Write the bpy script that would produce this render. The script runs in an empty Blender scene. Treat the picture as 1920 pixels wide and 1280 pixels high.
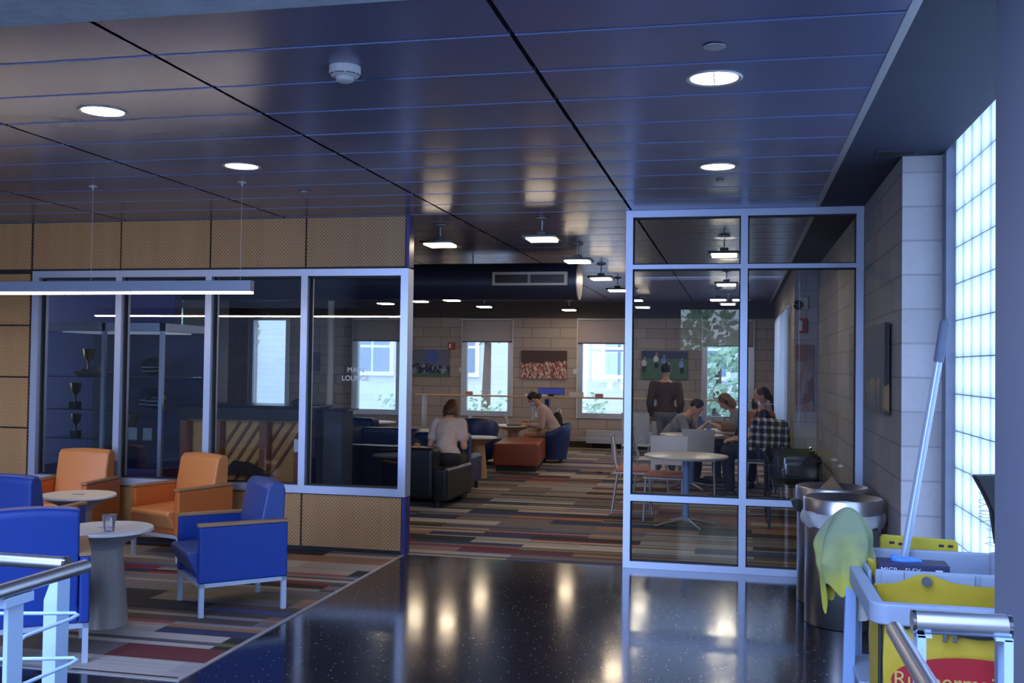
import bpy, bmesh, math, random
from mathutils import Vector, Matrix, noise
random.seed(7)
S = bpy.context.scene
C = S.collection
PI = math.pi

# ------------------------------------------------------------------ camera, world, exposure
YAW, PIT, ROL, FPX, EYE = .2191, .0235, .0135, 1909.5, 1.6
fw = Vector((-math.sin(YAW)*math.cos(PIT), math.cos(YAW)*math.cos(PIT), math.sin(PIT)))
rt = Vector((math.cos(YAW), math.sin(YAW), 0)); up = rt.cross(fw)
r2 = math.cos(ROL)*rt + math.sin(ROL)*up
u2 = -math.sin(ROL)*rt + math.cos(ROL)*up
cd = bpy.data.cameras.new('camera'); cam = bpy.data.objects.new('camera', cd); C.objects.link(cam)
cd.sensor_width = 36; cd.lens = FPX/1920*36; cd.clip_start = .05; cd.clip_end = 400
m = Matrix((r2, u2, -fw)).transposed().to_4x4(); m.translation = (0, 0, EYE)
cam.matrix_world = m
S.camera = cam
cd.dof.use_dof = False
vs = S.view_settings
S.display_settings.display_device = 'sRGB'
vs.view_transform = 'Standard'; vs.look = 'None'; vs.gamma = 1; vs.use_curve_mapping = False
vs.exposure = 0.35
S.cycles.use_denoising = True
S.cycles.max_bounces = 8; S.cycles.transparent_max_bounces = 16; S.cycles.glossy_bounces = 4
S.cycles.sample_clamp_indirect = 6
S.cycles.caustics_reflective = False; S.cycles.caustics_refractive = False

W = bpy.data.worlds.new('world'); S.world = W; W.use_nodes = True
bg = W.node_tree.nodes['Background']; bg.inputs[0].default_value = (.62, .78, 1, 1); bg.inputs[1].default_value = 3.4

def light_area(name, loc, rot, sx, sy, power, col):
    l = bpy.data.lights.new(name, 'AREA'); l.shape = 'RECTANGLE'; l.size = sx; l.size_y = sy
    l.energy = power; l.color = col
    o = bpy.data.objects.new(name, l); C.objects.link(o); o.location = loc; o.rotation_euler = rot
    return o
# daylight coming through the tall window wall of the stair hall behind the photographer
light_area('hall_window_daylight', (-3.2, -6.7, 4.75), (PI/2, 0, 0), 8, 2.0, 380, (.36, .52, 1))
light_area('hall_skylight_daylight', (-2.6, -2.2, 5.85), (0, 0, 0), 6.5, 6.5, 1150, (.36, .52, 1))
# added low blue light in a made-up opening of the rear wall, brightens the ceiling
light_area('hall_low_fill_light', (-5.2, -6.85, 1.5), (PI/2, 0, 0), 4.4, 2.3, 330, (.38, .54, 1))
LAMP_E = 30.0

# ------------------------------------------------------------------ materials
def nt(name):
    m = bpy.data.materials.new(name); m.use_nodes = True
    n = m.node_tree; b = n.nodes['Principled BSDF']
    return m, n, b
def mat(name, col, rough=.5, metal=0, spec=.5, var=0, vs=8, bump=0, bs=60, emit=None, es=0, alpha=1, sheen=0, coat=0):
    m, n, b = nt(name)
    b.inputs['Base Color'].default_value = (*col, 1); b.inputs['Roughness'].default_value = rough
    b.inputs['Metallic'].default_value = metal; b.inputs['Specular IOR Level'].default_value = spec
    if coat: b.inputs['Coat Weight'].default_value = coat; b.inputs['Coat Roughness'].default_value = .15
    tc = n.nodes.new('ShaderNodeTexCoord')
    if var:
        t = n.nodes.new('ShaderNodeTexNoise'); t.inputs['Scale'].default_value = vs; t.inputs['Detail'].default_value = 4
        n.links.new(tc.outputs['Object'], t.inputs['Vector'])
        mx = n.nodes.new('ShaderNodeMix'); mx.data_type = 'RGBA'
        mx.inputs[6].default_value = tuple(c*(1-var) for c in col)+(1,)
        mx.inputs[7].default_value = tuple(min(1, c*(1+var)) for c in col)+(1,)
        n.links.new(t.outputs['Fac'], mx.inputs[0]); n.links.new(mx.outputs[2], b.inputs['Base Color'])
    if bump:
        t2 = n.nodes.new('ShaderNodeTexNoise'); t2.inputs['Scale'].default_value = bs; t2.inputs['Detail'].default_value = 3
        n.links.new(tc.outputs['Object'], t2.inputs['Vector'])
        bp = n.nodes.new('ShaderNodeBump'); bp.inputs['Strength'].default_value = bump; bp.inputs['Distance'].default_value = .01
        n.links.new(t2.outputs['Fac'], bp.inputs['Height']); n.links.new(bp.outputs[0], b.inputs['Normal'])
    if emit:
        b.inputs['Emission Color'].default_value = (*emit, 1); b.inputs['Emission Strength'].default_value = es
    return m

class NB:
    """tiny node helper"""
    def __init__(s, n): s.n = n
    def m(s, op, a, b=None, c=None):
        x = s.n.nodes.new('ShaderNodeMath'); x.operation = op
        for i, v in enumerate((a, b, c)):
            if v is None: continue
            if isinstance(v, (int, float)): x.inputs[i].default_value = v
            else: s.n.links.new(v, x.inputs[i])
        return x.outputs[0]
    def pos(s):
        g = s.n.nodes.new('ShaderNodeNewGeometry'); p = s.n.nodes.new('ShaderNodeSeparateXYZ')
        s.n.links.new(g.outputs['Position'], p.inputs[0]); return p.outputs[0], p.outputs[1], p.outputs[2]
    def vec(s, x, y, z=0.0):
        c = s.n.nodes.new('ShaderNodeCombineXYZ')
        for i, v in enumerate((x, y, z)):
            if isinstance(v, (int, float)): c.inputs[i].default_value = v
            else: s.n.links.new(v, c.inputs[i])
        return c.outputs[0]
    def wn(s, v):
        w = s.n.nodes.new('ShaderNodeTexWhiteNoise'); w.noise_dimensions = '3D'; s.n.links.new(v, w.inputs['Vector']); return w.outputs['Value']
    def ramp(s, f, stops, const=True):
        r = s.n.nodes.new('ShaderNodeValToRGB'); e = r.color_ramp.elements
        r.color_ramp.interpolation = 'CONSTANT' if const else 'LINEAR'
        while len(e) < len(stops): e.new(.5)
        for i, (p, c) in enumerate(stops): e[i].position = p; e[i].color = (*c, 1)
        s.n.links.new(f, r.inputs[0]); return r.outputs[0]
    def mix(s, f, a, b):
        x = s.n.nodes.new('ShaderNodeMix'); x.data_type = 'RGBA'
        for i, v in ((0, f), (6, a), (7, b)):
            if isinstance(v, (int, float)): x.inputs[i].default_value = v
            elif isinstance(v, tuple): x.inputs[i].default_value = (*v, 1)
            else: s.n.links.new(v, x.inputs[i])
        return x.outputs[2]
    def noise(s, v, sc, det=3):
        t = s.n.nodes.new('ShaderNodeTexNoise'); t.inputs['Scale'].default_value = sc; t.inputs['Detail'].default_value = det
        s.n.links.new(v, t.inputs['Vector']); return t.outputs['Fac']

def carpet_mat():
    m, n, b = nt('plank_carpet'); k = NB(n); x, y, z = k.pos()
    row = k.m('FLOOR', k.m('DIVIDE', k.m('ADD', y, .04), .25))
    off = k.m('MULTIPLY', k.m('MODULO', k.m('ADD', row, 100), 2), .5)
    col = k.m('FLOOR', k.m('ADD', k.m('ADD', x, .36+50), off))
    h = k.wn(k.vec(row, col, 3.3))
    base = k.ramp(h, [(0, (.42, .38, .37)), (.16, (.19, .165, .165)), (.30, (.03, .028, .032)), (.44, (.12, .085, .075)),
                      (.54, (.035, .05, .12)), (.64, (.50, .45, .40)), (.76, (.20, .17, .17)), (.86, (.33, .19, .12)), (.965, (.17, .04, .04))])
    srow = k.m('FLOOR', k.m('DIVIDE', k.m('ADD', y, .04), .0625))
    h2 = k.wn(k.vec(srow, col, 9.1))
    st = k.ramp(h2, [(0, (.22, .20, .19)), (.16, (.05, .05, .05)), (.34, (.33, .03, .04)), (.44, (.18, .17, .04)),
                     (.54, (.05, .10, .32)), (.64, (.36, .33, .31)), (.78, (.45, .2, .08)), (.86, (.03, .035, .06))])
    pick = k.m('GREATER_THAN', k.wn(k.vec(srow, row, 5.7)), .66)
    c = k.mix(k.m('MULTIPLY', pick, .8), base, st)
    fine = k.wn(k.vec(k.m('FLOOR', k.m('MULTIPLY', y, 90)), col, 1.0))
    c = k.mix(k.m('MULTIPLY', fine, .22), c, (.05, .05, .055))
    n.links.new(c, b.inputs['Base Color']); b.inputs['Roughness'].default_value = .85; b.inputs['Specular IOR Level'].default_value = .25
    return m

def block_mat(name, col, ax, mortar, bw=.4, rough=.7, off=0.5, var=.10):
    m, n, b = nt(name); k = NB(n); x, y, z = k.pos()
    u = x if ax == 'x' else y
    t = n.nodes.new('ShaderNodeTexBrick'); t.inputs['Scale'].default_value = 1
    t.inputs['Brick Width'].default_value = bw; t.inputs['Row Height'].default_value = .2
    t.inputs['Mortar Size'].default_value = .006; t.offset = off; t.inputs['Bias'].default_value = 0
    t.inputs['Color1'].default_value = tuple(c*(1-var) for c in col)+(1,)
    t.inputs['Color2'].default_value = tuple(c*(1+var) for c in col)+(1,)
    t.inputs['Mortar'].default_value = (*mortar, 1)
    v = k.vec(k.m('ADD', u, 20.0), k.m('ADD', z, .04)); n.links.new(v, t.inputs['Vector'])
    nz = k.noise(k.vec(x, y, z), 35)
    c = k.mix(k.m('MULTIPLY', nz, .35), t.outputs['Color'], tuple(q*.65 for q in col))
    n.links.new(c, b.inputs['Base Color']); b.inputs['Roughness'].default_value = rough
    bp = n.nodes.new('ShaderNodeBump'); bp.inputs['Strength'].default_value = .6; bp.inputs['Distance'].default_value = .006
    h = k.m('SUBTRACT', k.m('MULTIPLY', nz, .3), t.outputs['Fac']); n.links.new(h, bp.inputs['Height']); n.links.new(bp.outputs[0], b.inputs['Normal'])
    return m

def perf_mat():
    m, n, b = nt('perforated_birch_plywood'); k = NB(n); x, y, z = k.pos()
    def dots(o):
        u = k.m('SUBTRACT', k.m('FRACT', k.m('ADD', k.m('DIVIDE', x, .032), 400+o)), .5)
        w = k.m('SUBTRACT', k.m('FRACT', k.m('ADD', k.m('DIVIDE', z, .032), 10+o)), .5)
        return k.m('LESS_THAN', k.m('ADD', k.m('MULTIPLY', u, u), k.m('MULTIPLY', w, w)), .024)
    d = k.m('MAXIMUM', dots(0), dots(.5))
    g = k.noise(k.vec(k.m('MULTIPLY', x, 7), 0.0, k.m('MULTIPLY', z, .5)), 1.3, 5)
    band = k.wn(k.vec(k.m('FLOOR', k.m('MULTIPLY', x, 4.1)), 0.0, 0.0))
    c = k.mix(g, (.42, .235, .10), (.60, .37, .17)); c = k.mix(k.m('MULTIPLY', band, .3), c, (.38, .20, .09))
    c = k.mix(d, c, (.09, .05, .025))
    n.links.new(c, b.inputs['Base Color']); b.inputs['Roughness'].default_value = .45
    return m

def terrazzo_mat():
    m, n, b = nt('black_terrazzo'); k = NB(n); x, y, z = k.pos()
    v = n.nodes.new('ShaderNodeTexVoronoi'); v.inputs['Scale'].default_value = 55
    n.links.new(k.vec(x, y), v.inputs['Vector'])
    w = k.wn(v.outputs['Position'])
    sp = k.m('MULTIPLY', k.m('LESS_THAN', v.outputs['Distance'], .22), k.m('GREATER_THAN', w, .9))
    v2 = n.nodes.new('ShaderNodeTexVoronoi'); v2.inputs['Scale'].default_value = 25; n.links.new(k.vec(x, y), v2.inputs['Vector'])
    sp2 = k.m('MULTIPLY', k.m('LESS_THAN', v2.outputs['Distance'], .14), k.m('GREATER_THAN', k.wn(v2.outputs['Position']), .92))
    c = k.mix(k.m('MAXIMUM', sp, sp2), (.015, .015, .022), (.34, .34, .38))
    n.links.new(c, b.inputs['Base Color']); b.inputs['Specular IOR Level'].default_value = .55
    r = k.m('ADD', k.m('MULTIPLY', k.noise(k.vec(x, y), 3.0), .07), .085)
    n.links.new(r, b.inputs['Roughness'])
    return m

def wood_mat(name, c1, c2, sc=(1, 12, 12), rough=.4):
    m, n, b = nt(name); k = NB(n)
    tc = n.nodes.new('ShaderNodeTexCoord'); mp = n.nodes.new('ShaderNodeMapping'); mp.inputs['Scale'].default_value = sc
    n.links.new(tc.outputs['Object'], mp.inputs[0])
    f = k.noise(mp.outputs[0], 3.0, 6)
    n.links.new(k.mix(f, c1, c2), b.inputs['Base Color']); b.inputs['Roughness'].default_value = rough
    return m

def glass_mat(name, tint=(.86, .9, .92), boost=1.0):
    m = bpy.data.materials.new(name); m.use_nodes = True; n = m.node_tree; n.nodes.clear()
    o = n.nodes.new('ShaderNodeOutputMaterial'); t = n.nodes.new('ShaderNodeBsdfTransparent'); g = n.nodes.new('ShaderNodeBsdfGlossy')
    t.inputs[0].default_value = (*tint, 1); g.inputs['Roughness'].default_value = 0.0; g.inputs[0].default_value = (boost, boost, boost, 1)
    fr = n.nodes.new('ShaderNodeFresnel'); fr.inputs[0].default_value = 1.5
    mx = n.nodes.new('ShaderNodeMixShader'); n.links.new(fr.outputs[0], mx.inputs[0]); n.links.new(t.outputs[0], mx.inputs[1]); n.links.new(g.outputs[0], mx.inputs[2])
    n.links.new(mx.outputs[0], o.inputs[0]); return m

def plastic_mat(name, milk):
    m = glass_mat(name, (.96, .96, .98)); n = m.node_tree
    o = [x for x in n.nodes if x.type == 'OUTPUT_MATERIAL'][0]; prev = o.inputs[0].links[0].from_socket
    d = n.nodes.new('ShaderNodeBsdfDiffuse'); d.inputs[0].default_value = (.85, .85, .9, 1)
    x = n.nodes.new('ShaderNodeMixShader'); x.inputs[0].default_value = milk
    n.links.new(prev, x.inputs[1]); n.links.new(d.outputs[0], x.inputs[2]); n.links.new(x.outputs[0], o.inputs[0]); return m

def transl_mat(name, col, tr=.5, rough=.5):
    m = bpy.data.materials.new(name); m.use_nodes = True; n = m.node_tree; n.nodes.clear()
    o = n.nodes.new('ShaderNodeOutputMaterial'); d = n.nodes.new('ShaderNodeBsdfDiffuse'); t = n.nodes.new('ShaderNodeBsdfTranslucent')
    d.inputs[0].default_value = (*col, 1); t.inputs[0].default_value = (*col, 1)
    mx = n.nodes.new('ShaderNodeMixShader'); mx.inputs[0].default_value = tr
    n.links.new(d.outputs[0], mx.inputs[1]); n.links.new(t.outputs[0], mx.inputs[2]); n.links.new(mx.outputs[0], o.inputs[0]); return m

M = dict(
    carpet=carpet_mat(), terrazzo=terrazzo_mat(), perf=perf_mat(),
    blocks_far=block_mat('far_wall_block', (.42, .345, .31), 'x', (.17, .145, .135), bw=.57, off=.33),
    blocks_side=block_mat('side_wall_block', (.36, .33, .33), 'y', (.22, .2, .2)),
    blocks_pier=block_mat('pier_block', (.52, .50, .53), 'x', (.38, .37, .40), bw=.8),
    ceil=mat('dark_metal_ceiling', (.165, .18, .32), rough=.27, metal=.36, var=.06, vs=2),
    ceil_gap=mat('ceiling_gap', (.02, .02, .03), .8),
    dark_soffit=mat('dark_painted_soffit', (.028, .034, .065), .7),
    concrete=mat('board_concrete', (.52, .60, .68), .8, var=.3, vs=9, bump=.6, bs=25),
    alu=mat('anodised_aluminium', (.56, .64, .86), .38, metal=.55),
    alu2=mat('dull_aluminium', (.5, .5, .52), .45, metal=.6),
    steel=mat('brushed_steel', (.76, .75, .78), .34, metal=1),
    chrome=mat('chrome', (.8, .8, .82), .12, metal=1),
    blackline=mat('black_gasket', (.012, .012, .015), .6),
    purple=mat('purple_blue_paint', (.045, .04, .22), .5),
    navy_end=mat('navy_end_panel', (.03, .03, .20), .45),
    blue_vinyl=mat('blue_vinyl', (.013, .052, .30), .42, bump=.12, bs=260, var=.08),
    blue_vinyl_soft=mat('blue_vinyl_seat', (.045, .085, .30), .38, bump=.12, bs=260, var=.1),
    orange_vinyl=mat('orange_vinyl', (.68, .26, .085), .42, bump=.12, bs=260, var=.06),
    orange_dark=mat('orange_vinyl_arm', (.55, .15, .035), .5, bump=.12, bs=260, var=.06),
    arm_wood=wood_mat('arm_cap_wood', (.30, .16, .08), (.44, .26, .14), (12, 2, 12)),
    leg_grey=mat('pale_grey_leg', (.52, .60, .74), .4, metal=.3),
    table_white=mat('white_laminate', (.78, .74, .72), .3),
    table_under=mat('grey_edge', (.36, .37, .42), .5),
    cone_wood=wood_mat('grey_washed_wood', (.30, .26, .24), (.44, .39, .35), (14, 14, 1)),
    cone_maple=wood_mat('maple', (.45, .27, .14), (.60, .40, .23), (14, 14, 1)),
    rust_leather=mat('rust_leather', (.30, .068, .02), .33, bump=.1, bs=120, var=.15),
    black_leather=mat('black_leather', (.014, .015, .022), .3, bump=.1, bs=120),
    navy_leather=mat('navy_leather', (.02, .04, .15), .32, bump=.1, bs=120, var=.1),
    glass=glass_mat('clear_glass'), glass2=glass_mat('window_glass', (.95, .97, 1)),
    white=mat('white_paint', (.78, .78, .8), .5), white_rail=mat('white_powder_coat', (.48, .64, .88), .38),
    offwhite=mat('off_white_plastic', (.62, .6, .6), .45),
    black=mat('black_plastic', (.015, .015, .018), .5), blackgloss=mat('piano_black', (.012, .012, .015), .2),
    grey=mat('grey_paint', (.20, .22, .30), .55, var=.05, vs=2),
    wallpaint=mat('dim_plaster', (.07, .07, .085), .8),
    lamp_emit=mat('lamp_diffuser', (.9, .85, .75), .5, emit=(1, .80, .56), es=LAMP_E),
    pendant_emit=mat('pendant_diffuser', (.9, .87, .8), .5, emit=(1, .84, .64), es=24),
    down_emit=mat('downlight_lens', (.9, .9, .9), .5, emit=(1, .93, .88), es=5),
    lamp_body=mat('dark_lamp_housing', (.05, .05, .06), .4, metal=.5),
    blind=transl_mat('roller_blind_fabric', (.56, .48, .46), .38),
    curtain=transl_mat('sheer_curtain', (.55, .6, .75), .55),
    skin=mat('skin', (.62, .33, .23), .5, var=.06), skin2=mat('skin_tan', (.45, .22, .14), .5, var=.06),
    hair_brown=mat('brown_hair', (.10, .04, .02), .45, bump=.5, bs=90), hair_black=mat('black_hair', (.012, .010, .012), .4, bump=.5, bs=90),
    hair_dkb=mat('dark_brown_hair', (.04, .022, .016), .45, bump=.5, bs=90), hair_red=mat('auburn_hair', (.20, .085, .03), .45, bump=.5, bs=90),
    pink=mat('pale_pink_cotton', (.62, .50, .47), .85, var=.06), black_cloth=mat('black_cloth', (.02, .018, .025), .85, var=.2),
    knit=mat('light_knit', (.52, .40, .37), .9, bump=.4, bs=200), greytee=mat('grey_heather', (.25, .24, .26), .9, var=.15, vs=60),
    brown_cloth=mat('brown_shirt', (.09, .045, .03), .85, var=.15), navycloth=mat('navy_trousers', (.03, .04, .07), .85),
    khaki=mat('grey_trousers', (.16, .15, .16), .85), orange_cloth=mat('rust_top', (.30, .10, .04), .85),
    tan_cloth=mat('tan_shorts', (.40, .28, .18), .85), mask=mat('blue_face_mask', (.45, .62, .85), .7), shoe=mat('dark_shoe', (.03, .03, .035), .6),
    eye=mat('eye', (.02, .015, .012), .3), lips=mat('lips', (.40, .13, .11), .5),
    wood_brown=wood_mat('piano_post_wood', (.22, .075, .03), (.30, .11, .05), (12, 12, 1.5)),
    wood_gold=wood_mat('spruce_board', (.60, .31, .08), (.80, .45, .15), (2, 12, 8)),
    rail_wood=wood_mat('counter_wood', (.45, .28, .15), (.58, .40, .24), (1, 14, 14)),
    cart_grey=mat('grey_moulded_plastic', (.30, .36, .47), .5, var=.06, vs=20), cart_dark=mat('dark_grey_plastic', (.10, .11, .14), .5),
    cart_blue=mat('pale_blue_plastic', (.26, .37, .62), .5),
    yellow=mat('yellow_vinyl', (.55, .40, .03), .5, bump=.35, bs=14, var=.1, vs=5), yellow_sign=mat('yellow_sign', (.50, .40, .03), .45),
    red_print=mat('red_print', (.40, .012, .02), .6), tanletter=mat('tan_letter', (.58, .40, .10), .6),
    nitrile=mat('blue_nitrile', (.08, .24, .75), .45), boxnavy=mat('navy_glove_box', (.025, .03, .09), .5),
    liner=plastic_mat('clear_bin_liner', .6), card=mat('cardboard', (.38, .24, .13), .8),
    cup=plastic_mat('clear_cup', .10), red=mat('red_device', (.35, .03, .03), .5),
    letter=mat('frosted_lettering', (.80, .80, .86), .6), whiteletter=mat('white_lettering', (.8, .8, .85), .6),
    leaf=mat('leaf', (.34, .47, .33), .6, var=.4, vs=3), bark=mat('bark', (.12, .08, .06), .9),
    stone=block_mat('street_stone', (.60, .63, .72), 'x', (.52, .55, .64), bw=1.2, var=.04), asphalt=mat('pavement', (.45, .45, .47), .9, var=.1),
    winblue=mat('house_window', (.20, .26, .36), .2), brickred=mat('brick_red', (.4, .18, .13), .9),
)
def rag_mat():
    m, n, b = nt('stained_yellow_rag'); k = NB(n); tc = n.nodes.new('ShaderNodeTexCoord')
    sp = n.nodes.new('ShaderNodeSeparateXYZ'); n.links.new(tc.outputs['Object'], sp.inputs[0])
    f = k.m('MULTIPLY', k.m('ADD', k.m('MULTIPLY', k.m('SUBTRACT', sp.outputs[2], .10), 2.6), k.m('MULTIPLY', k.noise(tc.outputs['Object'], 9.0), .9)), .72)
    n.links.new(k.ramp(f, [(0.25, (.55, .52, .06)), (.5, (.38, .40, .12)), (.8, (.24, .29, .17))], False), b.inputs['Base Color'])
    b.inputs['Roughness'].default_value = .9; return m
M['rag'] = rag_mat()
def plaid_mat():
    m, n, b = nt('plaid_flannel'); k = NB(n); tc = n.nodes.new('ShaderNodeTexCoord')
    sp = n.nodes.new('ShaderNodeSeparateXYZ'); n.links.new(tc.outputs['Object'], sp.inputs[0])
    a = k.m('LESS_THAN', k.m('FRACT', k.m('MULTIPLY', sp.outputs[2], 11)), .4)
    c = k.m('LESS_THAN', k.m('FRACT', k.m('MULTIPLY', k.m('ADD', sp.outputs[0], sp.outputs[1]), 11)), .4)
    n.links.new(k.ramp(k.m('MULTIPLY', k.m('ADD', a, c), .5), [(0, (.02, .02, .025)), (.3, (.16, .15, .16)), (.8, (.6, .58, .58))]), b.inputs['Base Color'])
    b.inputs['Roughness'].default_value = .9; return m
M['plaid'] = plaid_mat()
def crowd_mat(name, dark, cols, scale, split):
    m, n, b = nt(name); k = NB(n); x, y, z = k.pos()
    v = n.nodes.new('ShaderNodeTexVoronoi'); v.inputs['Scale'].default_value = scale
    n.links.new(k.vec(k.m('ADD', x, y), k.m('MULTIPLY', z, .55)), v.inputs['Vector'])
    w = k.wn(v.outputs['Position'])
    c = k.ramp(w, [(i/len(cols), q) for i, q in enumerate(cols)])
    c = k.mix(k.m('GREATER_THAN', k.m('ADD', z, k.m('MULTIPLY', k.noise(k.vec(x, y, z), 4.0), .35)), split), c, dark)
    n.links.new(c, b.inputs['Base Color']); b.inputs['Roughness'].default_value = .6; return m
M['pic_crowd'] = crowd_mat('crowd_print', (.06, .03, .03), [(.45, .22, .17), (.10, .03, .03), (.55, .33, .27), (.20, .05, .05), (.35, .10, .10), (.6, .5, .45)], 38, 1.84)
M['pic_team'] = crowd_mat('team_print', (.14, .16, .24), [(.03, .04, .10), (.10, .12, .2), (.02, .02, .03), (.3, .32, .4), (.04, .06, .18)], 30, 1.78)
M['pic_field'] = mat('field_print', (.055, .13, .035), .4, var=.25, vs=12)
M['pic_navy'] = mat('stand_print', (.015, .02, .07), .4, var=.5, vs=14)
M['pic_side'] = crowd_mat('gallery_print', (.03, .025, .035), [(.16, .10, .05), (.05, .04, .04), (.28, .18, .08), (.10, .09, .12), (.03, .025, .03)], 9, 1.72)
M['pic_side2'] = crowd_mat('pier_print', (.3, .16, .14), [(.35, .22, .2), (.25, .12, .12), (.4, .3, .28)], 8, 1.9)

# ------------------------------------------------------------------ mesh building
class B:
    def __init__(s): s.v = []; s.f = []; s.mi = []; s.cur = 0
    def add(s, vs, fs):
        o = len(s.v); s.v += [tuple(v) for v in vs]; s.f += [tuple(i+o for i in f) for f in fs]; s.mi += [s.cur]*len(fs); return s
    def box(s, x0, x1, y0, y1, z0, z1, T=None):
        vs = [(x, y, z) for z in (z0, z1) for y in (y0, y1) for x in (x0, x1)]
        if T: vs = [T @ Vector(v) for v in vs]
        return s.add(vs, [(0, 2, 3, 1), (4, 5, 7, 6), (0, 1, 5, 4), (2, 6, 7, 3), (0, 4, 6, 2), (1, 3, 7, 5)])
    def cyl(s, p, q, r, r1=None, n=16, cap=True):
        p, q = Vector(p), Vector(q); r1 = r if r1 is None else r1
        d = (q-p).normalized(); a = d.orthogonal().normalized(); b = d.cross(a)
        vs = []
        for c, rr in ((p, r), (q, r1)):
            vs += [c + (a*math.cos(2*PI*i/n)+b*math.sin(2*PI*i/n))*rr for i in range(n)]
        fs = [(i, (i+1) % n, n+(i+1) % n, n+i) for i in range(n)]
        if cap: fs += [tuple(range(n-1, -1, -1)), tuple(range(n, 2*n))]
        return s.add(vs, fs)
    def lathe(s, prof, c=(0, 0, 0), n=40, sx=1, sy=1):
        vs = []; c = Vector(c)
        for r, z in prof: vs += [c+Vector((r*sx*math.cos(2*PI*i/n), r*sy*math.sin(2*PI*i/n), z)) for i in range(n)]
        fs = []
        for j in range(len(prof)-1):
            fs += [(j*n+i, j*n+(i+1) % n, (j+1)*n+(i+1) % n, (j+1)*n+i) for i in range(n)]
        if prof[0][0] > 1e-6: fs.append(tuple(range(n-1, -1, -1)))
        if prof[-1][0] > 1e-6: fs.append(tuple((len(prof)-1)*n+i for i in range(n)))
        return s.add(vs, fs)
    def tube(s, pts, r, n=8, rs=None):
        pts = [Vector(p) for p in pts]; vs = []; a = None
        for i, p in enumerate(pts):
            d = (pts[min(i+1, len(pts)-1)]-pts[max(i-1, 0)]).normalized()
            if a is None: a = d.orthogonal().normalized()
            a = (a-d*a.dot(d)); a = a.normalized() if a.length > 1e-6 else d.orthogonal().normalized()
            b = d.cross(a); rr = rs[i] if rs else r
            vs += [p+(a*math.cos(2*PI*k/n)+b*math.sin(2*PI*k/n))*rr for k in range(n)]
        L = len(pts)
        fs = [(j*n+i, j*n+(i+1) % n, (j+1)*n+(i+1) % n, (j+1)*n+i) for j in range(L-1) for i in range(n)]
        fs += [tuple(range(n-1, -1, -1)), tuple((L-1)*n+i for i in range(n))]
        return s.add(vs, fs)
    def ell(s, c, r, n=14, R=None):
        c = Vector(c); r = (r, r, r) if isinstance(r, (int, float)) else r
        m = n//2+1; vs = []
        for j in range(m+1):
            t = PI*j/m
            for i in range(n):
                v = Vector((r[0]*math.sin(t)*math.cos(2*PI*i/n), r[1]*math.sin(t)*math.sin(2*PI*i/n), r[2]*math.cos(t)))
                if R: v = R @ v
                vs.append(c+v)
        fs = [(j*n+i, (j+1)*n+i, (j+1)*n+(i+1) % n, j*n+(i+1) % n) for j in range(m) for i in range(n)]
        return s.add(vs, fs)
    def cap(s, p, q, r, r1=None, n=12):
        p, q = Vector(p), Vector(q); r1 = r if r1 is None else r1
        s.cyl(p, q, r, r1, n); s.ell(p, r*.999, n); s.ell(q, r1*.999, n); return s
    def prism(s, pts, y0, y1, axis='y', T=None):
        n = len(pts)
        def mk(a, b, t): return (a, t, b) if axis == 'y' else ((t, a, b) if axis == 'x' else (a, b, t))
        vs = [mk(a, b, y0) for a, b in pts]+[mk(a, b, y1) for a, b in pts]
        if T: vs = [T @ Vector(v) for v in vs]
        return s.add(vs, [tuple(range(n)), tuple(range(2*n-1, n-1, -1))]+[(i, n+i, n+(i+1) % n, (i+1) % n) for i in range(n)])
    def sh(s, x, y, z):
        s.v = [(a+x, b+y, c+z) for a, b, c in s.v]; return s
    def mesh(s, name, mats, smooth=False):
        me = bpy.data.meshes.new(name); me.from_pydata(s.v, [], s.f); me.validate()
        for mm in (mats if isinstance(mats, (list, tuple)) else [mats]): me.materials.append(mm)
        if len(set(s.mi)) > 1 and len(me.polygons) == len(s.mi): me.polygons.foreach_set('material_index', s.mi)
        bm = bmesh.new(); bm.from_mesh(me); bmesh.ops.remove_doubles(bm, verts=bm.verts, dist=1e-6)
        bmesh.ops.recalc_face_normals(bm, faces=bm.faces); bm.to_mesh(me); bm.free()
        if smooth:
            me.shade_smooth()
        return me
    def obj(s, name, mats, parent=None, smooth=False, bevel=0, seg=3, **kw):
        o = bpy.data.objects.new(name, s.mesh(name, mats, smooth)); C.objects.link(o)
        if parent: o.parent = parent
        if bevel:
            b = o.modifiers.new('bevel', 'BEVEL'); b.width = bevel; b.segments = seg; b.limit_method = 'ANGLE'; b.angle_limit = .6
            o.data.shade_smooth()
            w = o.modifiers.new('wn', 'WEIGHTED_NORMAL'); w.keep_sharp = False
        elif smooth:
            e = o.modifiers.new('es', 'EDGE_SPLIT'); e.split_angle = .9
        tag(o, **kw); return o

def tag(o, label=None, cat=None, group=None, kind=None):
    if label: o['label'] = label
    if cat: o['category'] = cat
    if group: o['group'] = group
    if kind: o['kind'] = kind
    return o
def thing(name, label, cat, loc=(0, 0, 0), rz=0, group=None):
    o = bpy.data.objects.new(name, None); C.objects.link(o); o.location = loc; o.rotation_euler = (0, 0, rz); o.empty_display_size = .1
    return tag(o, label, cat, group)
def dup(src, loc, rz, label, group=None):
    ch = {}
    for x in bpy.data.objects:
        if x.parent: ch.setdefault(x.parent, []).append(x)
    def rec(o, par):
        c = o.copy(); C.objects.link(c)
        if par: c.parent = par
        for k in ch.get(o, []): rec(k, c)
        return c
    r = rec(src, None); r.location = loc; r.rotation_euler = (0, 0, rz); r['label'] = label
    if group: r['group'] = group
    return r
def struct(name, b, mats, parent=None, **k):
    return b.obj(name, mats, parent, kind='structure', **k)
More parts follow.
